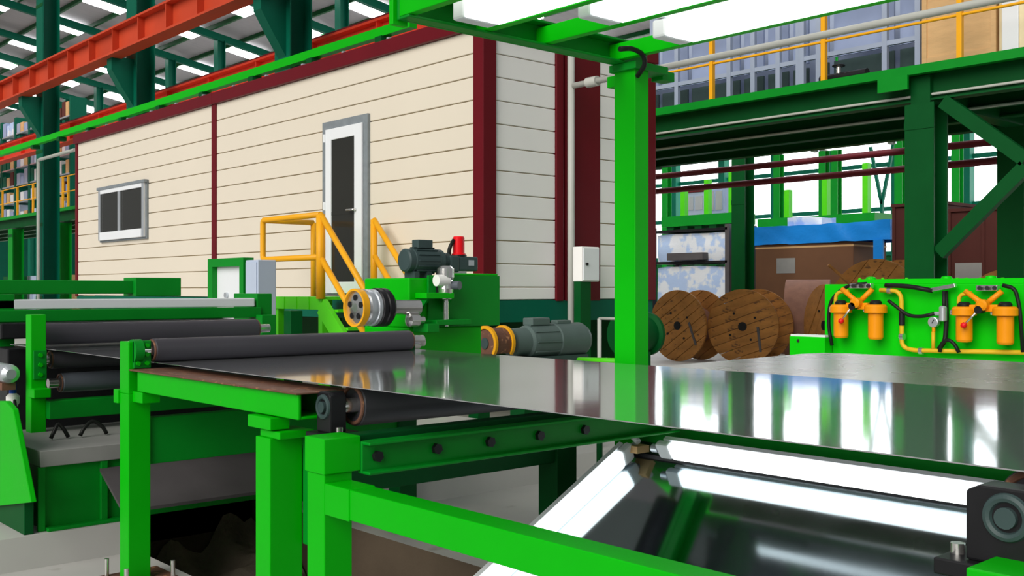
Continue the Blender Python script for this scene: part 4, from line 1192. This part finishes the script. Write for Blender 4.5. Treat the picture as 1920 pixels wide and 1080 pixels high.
cloth('plastic_sheet', 'crumpled white plastic sheet lying on the blue tarpaulin', cc.x-.55, cc.x+.35, by+.2, by+.8, zAt(417, x1, by)-.02, zAt(402, x1, by), 'wrap', .10, 'plastic sheet', 16, 6)
# dark brown containers
cy0 = 19.5
for pa, pb, pt, lab in ((1674, 1772, 389, 'dark brown steel container behind the braced mezzanine column'), (1778, 1908, 398, 'dark brown steel container beside the braced mezzanine column')):
    x0, x1 = xY(pa, cy0), xY(pb, cy0)
    T = thing('brown_container', lab, 'container', ((x0+x1)/2, cy0+1, 0))
    zt2 = zAt(pt, x0, cy0)
    MB().box(x0, x1, cy0, cy0+2, 0, zt2).build('body', 'rust_box', T, .02)
    for f in (0.0, .5, .97): MB().box(x0+(x1-x0)*f, x0+(x1-x0)*f+.06, cy0-.03, cy0, 0, zt2).build('rib', 'rust_box', T)
    MB().box(x0-.02, x1+.02, cy0-.04, cy0+2.02, zt2, zt2+.06).build('lid', 'rust_box', T)
    MB().box(x0+.15, x0+.65, cy0-.038, cy0-.03, 1.7, 2.0).build('notice_plate', 'silver', T)

# rack of wrapped bundles by the canopy post
ry = 20.5
x0, x1 = xY(1225, ry), xY(1366, ry)
T = thing('bundle_rack', 'black steel rack holding plastic wrapped bundles by the canopy post', 'rack', ((x0+x1)/2, ry+.5, 0))
for x in (x0, x1):
    for yy in (ry, ry+1.0): MB().box(x-.06, x+.06, yy-.06, yy+.06, 0, zAt(420, x1, ry)).build('upright', 'black' if x == x0 else 'sheet_grey', T)
zs = [zAt(py, x1, ry) for py in (488, 426)]
for z in zs: MB().box(x0, x1, ry-.06, ry+1.06, z-.06, z).build('shelf', 'black', T)
MB().box(x0, x1, ry-.06, ry+1.06, .3, .36).build('shelf', 'black', T)
cloth('wrapped_bundle', 'white and blue plastic wrapped bundle on the upper rack shelf', x0+.1, x1-.1, ry+.05, ry+.95, zs[0]+.01, zs[1]-.10, 'wrap', .05, 'bundle', 20, 8)
cloth('wrapped_bundle', 'white and blue plastic wrapped bundle on the lower rack shelf', x0+.1, x1-.1, ry+.05, ry+.95, .37, zs[0]-.12, 'wrap', .05, 'bundle', 20, 8)
o = MB().box(xY(1255, ry-.1), xY(1322, ry-.1), ry-.2, ry+.02, zAt(486, x1, ry), zAt(472, x1, ry)).build('timber_block', 'sheet_grey', None, .01)
tag(o, 'dark timber block on the front lip of the upper rack shelf', 'block')
# machinery seen through the hall towards the windows
gy = 30.0
for pa, pb, pt, pb2, mt, lab in ((1283, 1322, 362, 398, 'blue_grey', 'grey blue machine cabinet on a green bed before the windows'), (1324, 1358, 352, 398, 'box_blue', 'pale blue machine cabinet with a maroon top before the windows')):
    x0, x1 = xY(pa, gy), xY(pb, gy)
    T = thing('machine_cabinet', lab, 'machine', ((x0+x1)/2, gy, 0))
    MB().box(x0, x1, gy, gy+1.5, 0, zAt(pt, x0, gy)).build('case', mt, T, .03)
    for f in (.1, .55): MB().box(x0+(x1-x0)*f, x0+(x1-x0)*(f+.35), gy-.03, gy, zAt(395, x0, gy), zAt(pt+8, x0, gy)).build('door', 'silver', T)
    MB().box(x0, x1, gy-.05, gy+1.5, zAt(pt, x0, gy), zAt(pt-6, x0, gy)).build('top', 'maroon_pipe', T)
for px, pb, lab in ((1240, 1375, 'long green machine bed before the far windows beyond the bundle rack'), (1420, 1640, 'long green machine bed before the far windows beyond the tarpaulin')):
    x0, x1 = xY(px, 28), xY(pb, 28)
    T = thing('machine_bed', lab, 'machine', ((x0+x1)/2, 28, 0))
    zq = zAt(398, x1, 28)
    MB().box(x0, x1, 28, 29.2, zq-.35, zq).build('bed', 'green_mid', T)
    n = 5
    for k in range(n):
        x = x0 + (x1-x0)*(k+.5)/n; MB().box(x-.15, x+.15, 28.1, 29, 0, zq-.35).build('leg', 'green_dark', T)
    for k in range(3):
        x = x0 + (x1-x0)*(k+.6)/3; MB().box(x-.09, x+.09, 28.4, 28.6, zq, zq+.9+.3*k).build('head', 'lime', T)
for px in (1250, 1460, 1545, 1568, 1688, 1795):
    x = xY(px, 34.0)
    T = thing('window_column', 'slim green column standing before the far windows', 'column', (x, 34, 0), 'slim columns before the far windows')
    MB().box(x-.14, x+.14, 33.85, 33.88, 0, 11).build('flange', 'green_mid', T)
    MB().box(x-.14, x+.14, 34.12, 34.15, 0, 11).build('flange', 'green_mid', T)
    MB().box(x-.012, x+.012, 33.88, 34.12, 0, 11).build('web', 'green_mid', T)
a = xY(1618, 40); b = xY(1690, 40); c_ = (a+b)/2
T = thing('cross_bracing', 'thin teal cross bracing before the far windows', 'bracing', (c_, 40, 0))
for (p, q) in (((a, 9), (c_, 5)), ((b, 9), (c_, 5)), ((c_, 5), (c_, 0))): MB().bar((p[0], 40, p[1]), (q[0], 40, q[1]), .12, .12).build('brace', 'teal', T)
# batten lamps below the deck
for pa, pb, lab in ((1460, 1528, 'lit batten lamp under the mezzanine above the tarpaulin'), (1545, 1672, 'longer lit batten lamp under the mezzanine beside the braced column')):
    yy = MYB + .3
    q0, q1 = onY(pa, 287 if pa == 1460 else 280, yy), onY(pb, 283 if pa == 1460 else 268, yy)
    T = lamp('batten_lamp', lab, q0, q1, (0, 0, 1), .12, None, 'tube_soft')
    for q in (q0.lerp(q1, .15), q0.lerp(q1, .85)): MB().box(q.x-.02, q.x+.02, MYB-.03, yy+.03, q.z+.05, q.z+.08).build('bracket', 'conduit', T)

# ================================================================== ENTRY MACHINES ON THE LEFT
LX = -8.0
def yl(px): return yX(px, LX)
yA, yB = yl(-40), yl(478)
T = thing('entry_press_beam', 'entry machine with a white cross beam between green beams', 'machine', (LX, (yA+yB)/2, .18))
yM = (yA+yB)/2
def zl(py, px): return zAt(py, LX, yl(px))
z1w, z0w = zl(559, 470), zl(575, 470)
MB().box(LX-.1, LX, yA, yB, z0w, z1w).build('white_beam', 'white', T, .008)
MB().box(LX-.12, LX+.02, yA, yl(488), zl(595, 485), z0w-.004).build('lower_beam', 'green_mid', T, .006)
za, zb_ = zl(551, 300), zl(526, 300)
MB().box(LX-.35, LX-.25, yA, yX(330, LX-.3), za, zb_).build('upper_beam', 'green_mid', T, .006)
MB().box(LX-.45, LX-.2, yX(245, LX-.3), yX(330, LX-.3), za-.02, zb_+.025).build('end_block', 'green_mid', T, .006)
for yy in (yA+.1, yB+.02):
    MB().box(LX-.42, LX-.0, yy, yy+.14, .18, za).build('side_frame', 'green_mid', T, .006)
MB().box(LX+.0, LX+.12, yl(478), yl(505), .18, zl(590, 485)).build('end_post', 'green_mid', T, .006)

MB().box(LX-.2, LX+.35, 2.22, 4.0, .18, HS-.03).build('lower_body', 'black', T, .01)
MB().box(LX-.2, LX+.2, 2.22, 4.0, HS+.03, zl(597, 400)).build('upper_body', 'black', T, .01)
# left roller stand
xs = xY(58, 2.1)
T = thing('roller_stand', 'green roller stand with bearing blocks beside the blue capped valve', 'machine stand', (xs, 2.15, .18))
ztop = zAt(590, xs, 2.1)
pbox(T, 'post', 'green', xs-.10, xs, 2.10, 2.19, .18, ztop)
pbox(T, 'bearing_plate', 'green_mid', xs, xs+.015, 2.11, 2.19, ztop-.40, ztop-.22)
for k in range(3): hexbolt((xs+.015, 2.15, ztop-.37+.06*k), (1,0,0), .014).build('bolt', 'green', T)
MB().cyl((X3, 2.13, HS-.064), (X3, 2.19, HS-.064), .05).build('bearing', 'green_mid', T)
pbox(T, 'lug', 'green', xs-.02, xs+.09, 2.09, 2.19, zAt(745, xs, 2.1), zAt(728, xs, 2.1))
zc_, zd_ = zAt(800, xs, 2.2), zAt(742, xs, 2.2)
pbox(T, 'cross_beam', 'green_mid', xs-.06, xs+.06, 2.19, 3.9, zc_+.05, zd_-.03)
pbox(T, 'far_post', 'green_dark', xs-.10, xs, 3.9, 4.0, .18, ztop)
# machine bed: grey slab on green base, hoses on it
bx = -5.97
zs1 = zAt(842, bx, yX(120, bx)); zs0 = zAt(872, bx, yX(120, bx))
T = thing('machine_bed', 'grey slab on a dark green welded base beneath the left rollers', 'machine bed', (bx-.5, 3.0, .18))
pbox(T, 'slab', 'concrete_grey', bx-1.0, bx, 1.9, 4.1, zs0, zs1)
pbox(T, 'base', 'green_mid', bx-.95, bx-.03, 1.93, 4.05, .18, zs0)
for px in (72, 190): pbox(T, 'rib', 'green_mid', bx-.03, bx-.005, yX(px, bx), yX(px, bx)+.04, .18, zs0)
pbox(T, 'foot_flange', 'green_mid', bx-.03, bx+.03, 1.93, 2.42, .18, .2)
for k, (pa, pb) in enumerate(((95, 128), (150, 200))):
    y0, y1 = yX(pa, bx-.4), yX(pb, bx-.4)
    o = MB().tube([(bx-.4, y0, zs1+.01), (bx-.4, y0+.02, zs1+.05), (bx-.42, (y0+y1)/2, zs1+.10), (bx-.4, y1-.02, zs1+.05), (bx-.4, y1, zs1+.01)], .012, 8, .08).build('hydraulic_hose', 'hose')
    tag(o, ('shorter' if k == 0 else 'longer') + ' black hydraulic hose arching over the grey slab', 'hose')
# tilted chute plate over the pit edge
tA, tB = onX(187, 878, -5.98), onX(230, 957, -5.62)
yE = 3.55
T = thing('pit_chute', 'tilted dark grey chute plate hanging over the pit', 'chute', (-5.8, 3.0, tB.z))
MB().prism([(-5.98, tA.y, tA.z), (-5.62, tB.y, tB.z), (-5.62, yE, tB.z), (-5.98, yE, tA.z)], (0, 0, -.018)).build('plate', 'sheet_grey', T)
for yy in (2.7, 3.4): MB().box(-6.0, -5.90, yy-.02, yy+.02, tA.z-.09, tA.z-.06).build('bracket', 'green_dark', T)
# near guard plate, valve and tube
gyp = 1.78
pts = [onY(x, y, gyp) for x, y in ((-60, 752), (10, 752), (24, 768), (58, 942), (-60, 955))]
T = thing('sloped_guard', 'sloped bright green guard plate with chipped paint on a dark base', 'guard', (pts[3].x-.2, gyp, .18))
MB().prism(pts, (0, .03, 0)).build('guard_plate', 'green', T, .004)
pbox(T, 'base_box', 'green_dark', -6.8, -5.95, gyp+.03, gyp+.08, .18, pts[3].z+.05)
v = onY(24, 728, 2.06)
T = thing('blue_cap_valve', 'small white valve with a bright blue cap beside the green guard', 'valve', (v.x, 2.06, v.z-.25))
MB().lathe([(.022, 0), (.022, .055), (.017, .062)], v + Vector((0,0,-.03)), (0,0,1), 20).build('cap', 'blue', T)
MB().lathe([(.02, -.22), (.03, -.16), (.022, -.12), (.04, -.09), (.04, -.05), (.02, -.03)], v, (0,0,1), 20).build('body', 'white_board', T)
MB().tube([v + Vector((.03,0,-.07)), v + Vector((.05,0,-.13)), v + Vector((.01,0,-.24))], .012, 8, .03).build('hose', 'black', T)
q = onY(12, 700, 2.0)
T = thing('silver_cylinder', 'silver cylinder end with a brown underside above the green guard', 'cylinder', (q.x, 2.0, q.z))
MB().lathe([(.03, 0), (.055, .02), (.06, .05), (.06, .45), (.05, .47)], q + Vector((.10, 0, 0)), (-1, 0, 0), 24).build('barrel', 'silver', T)
MB().box(q.x-.3, q.x+.05, 1.96, 2.04, q.z-.10, q.z-.055).build('saddle', 'rust_plate', T)
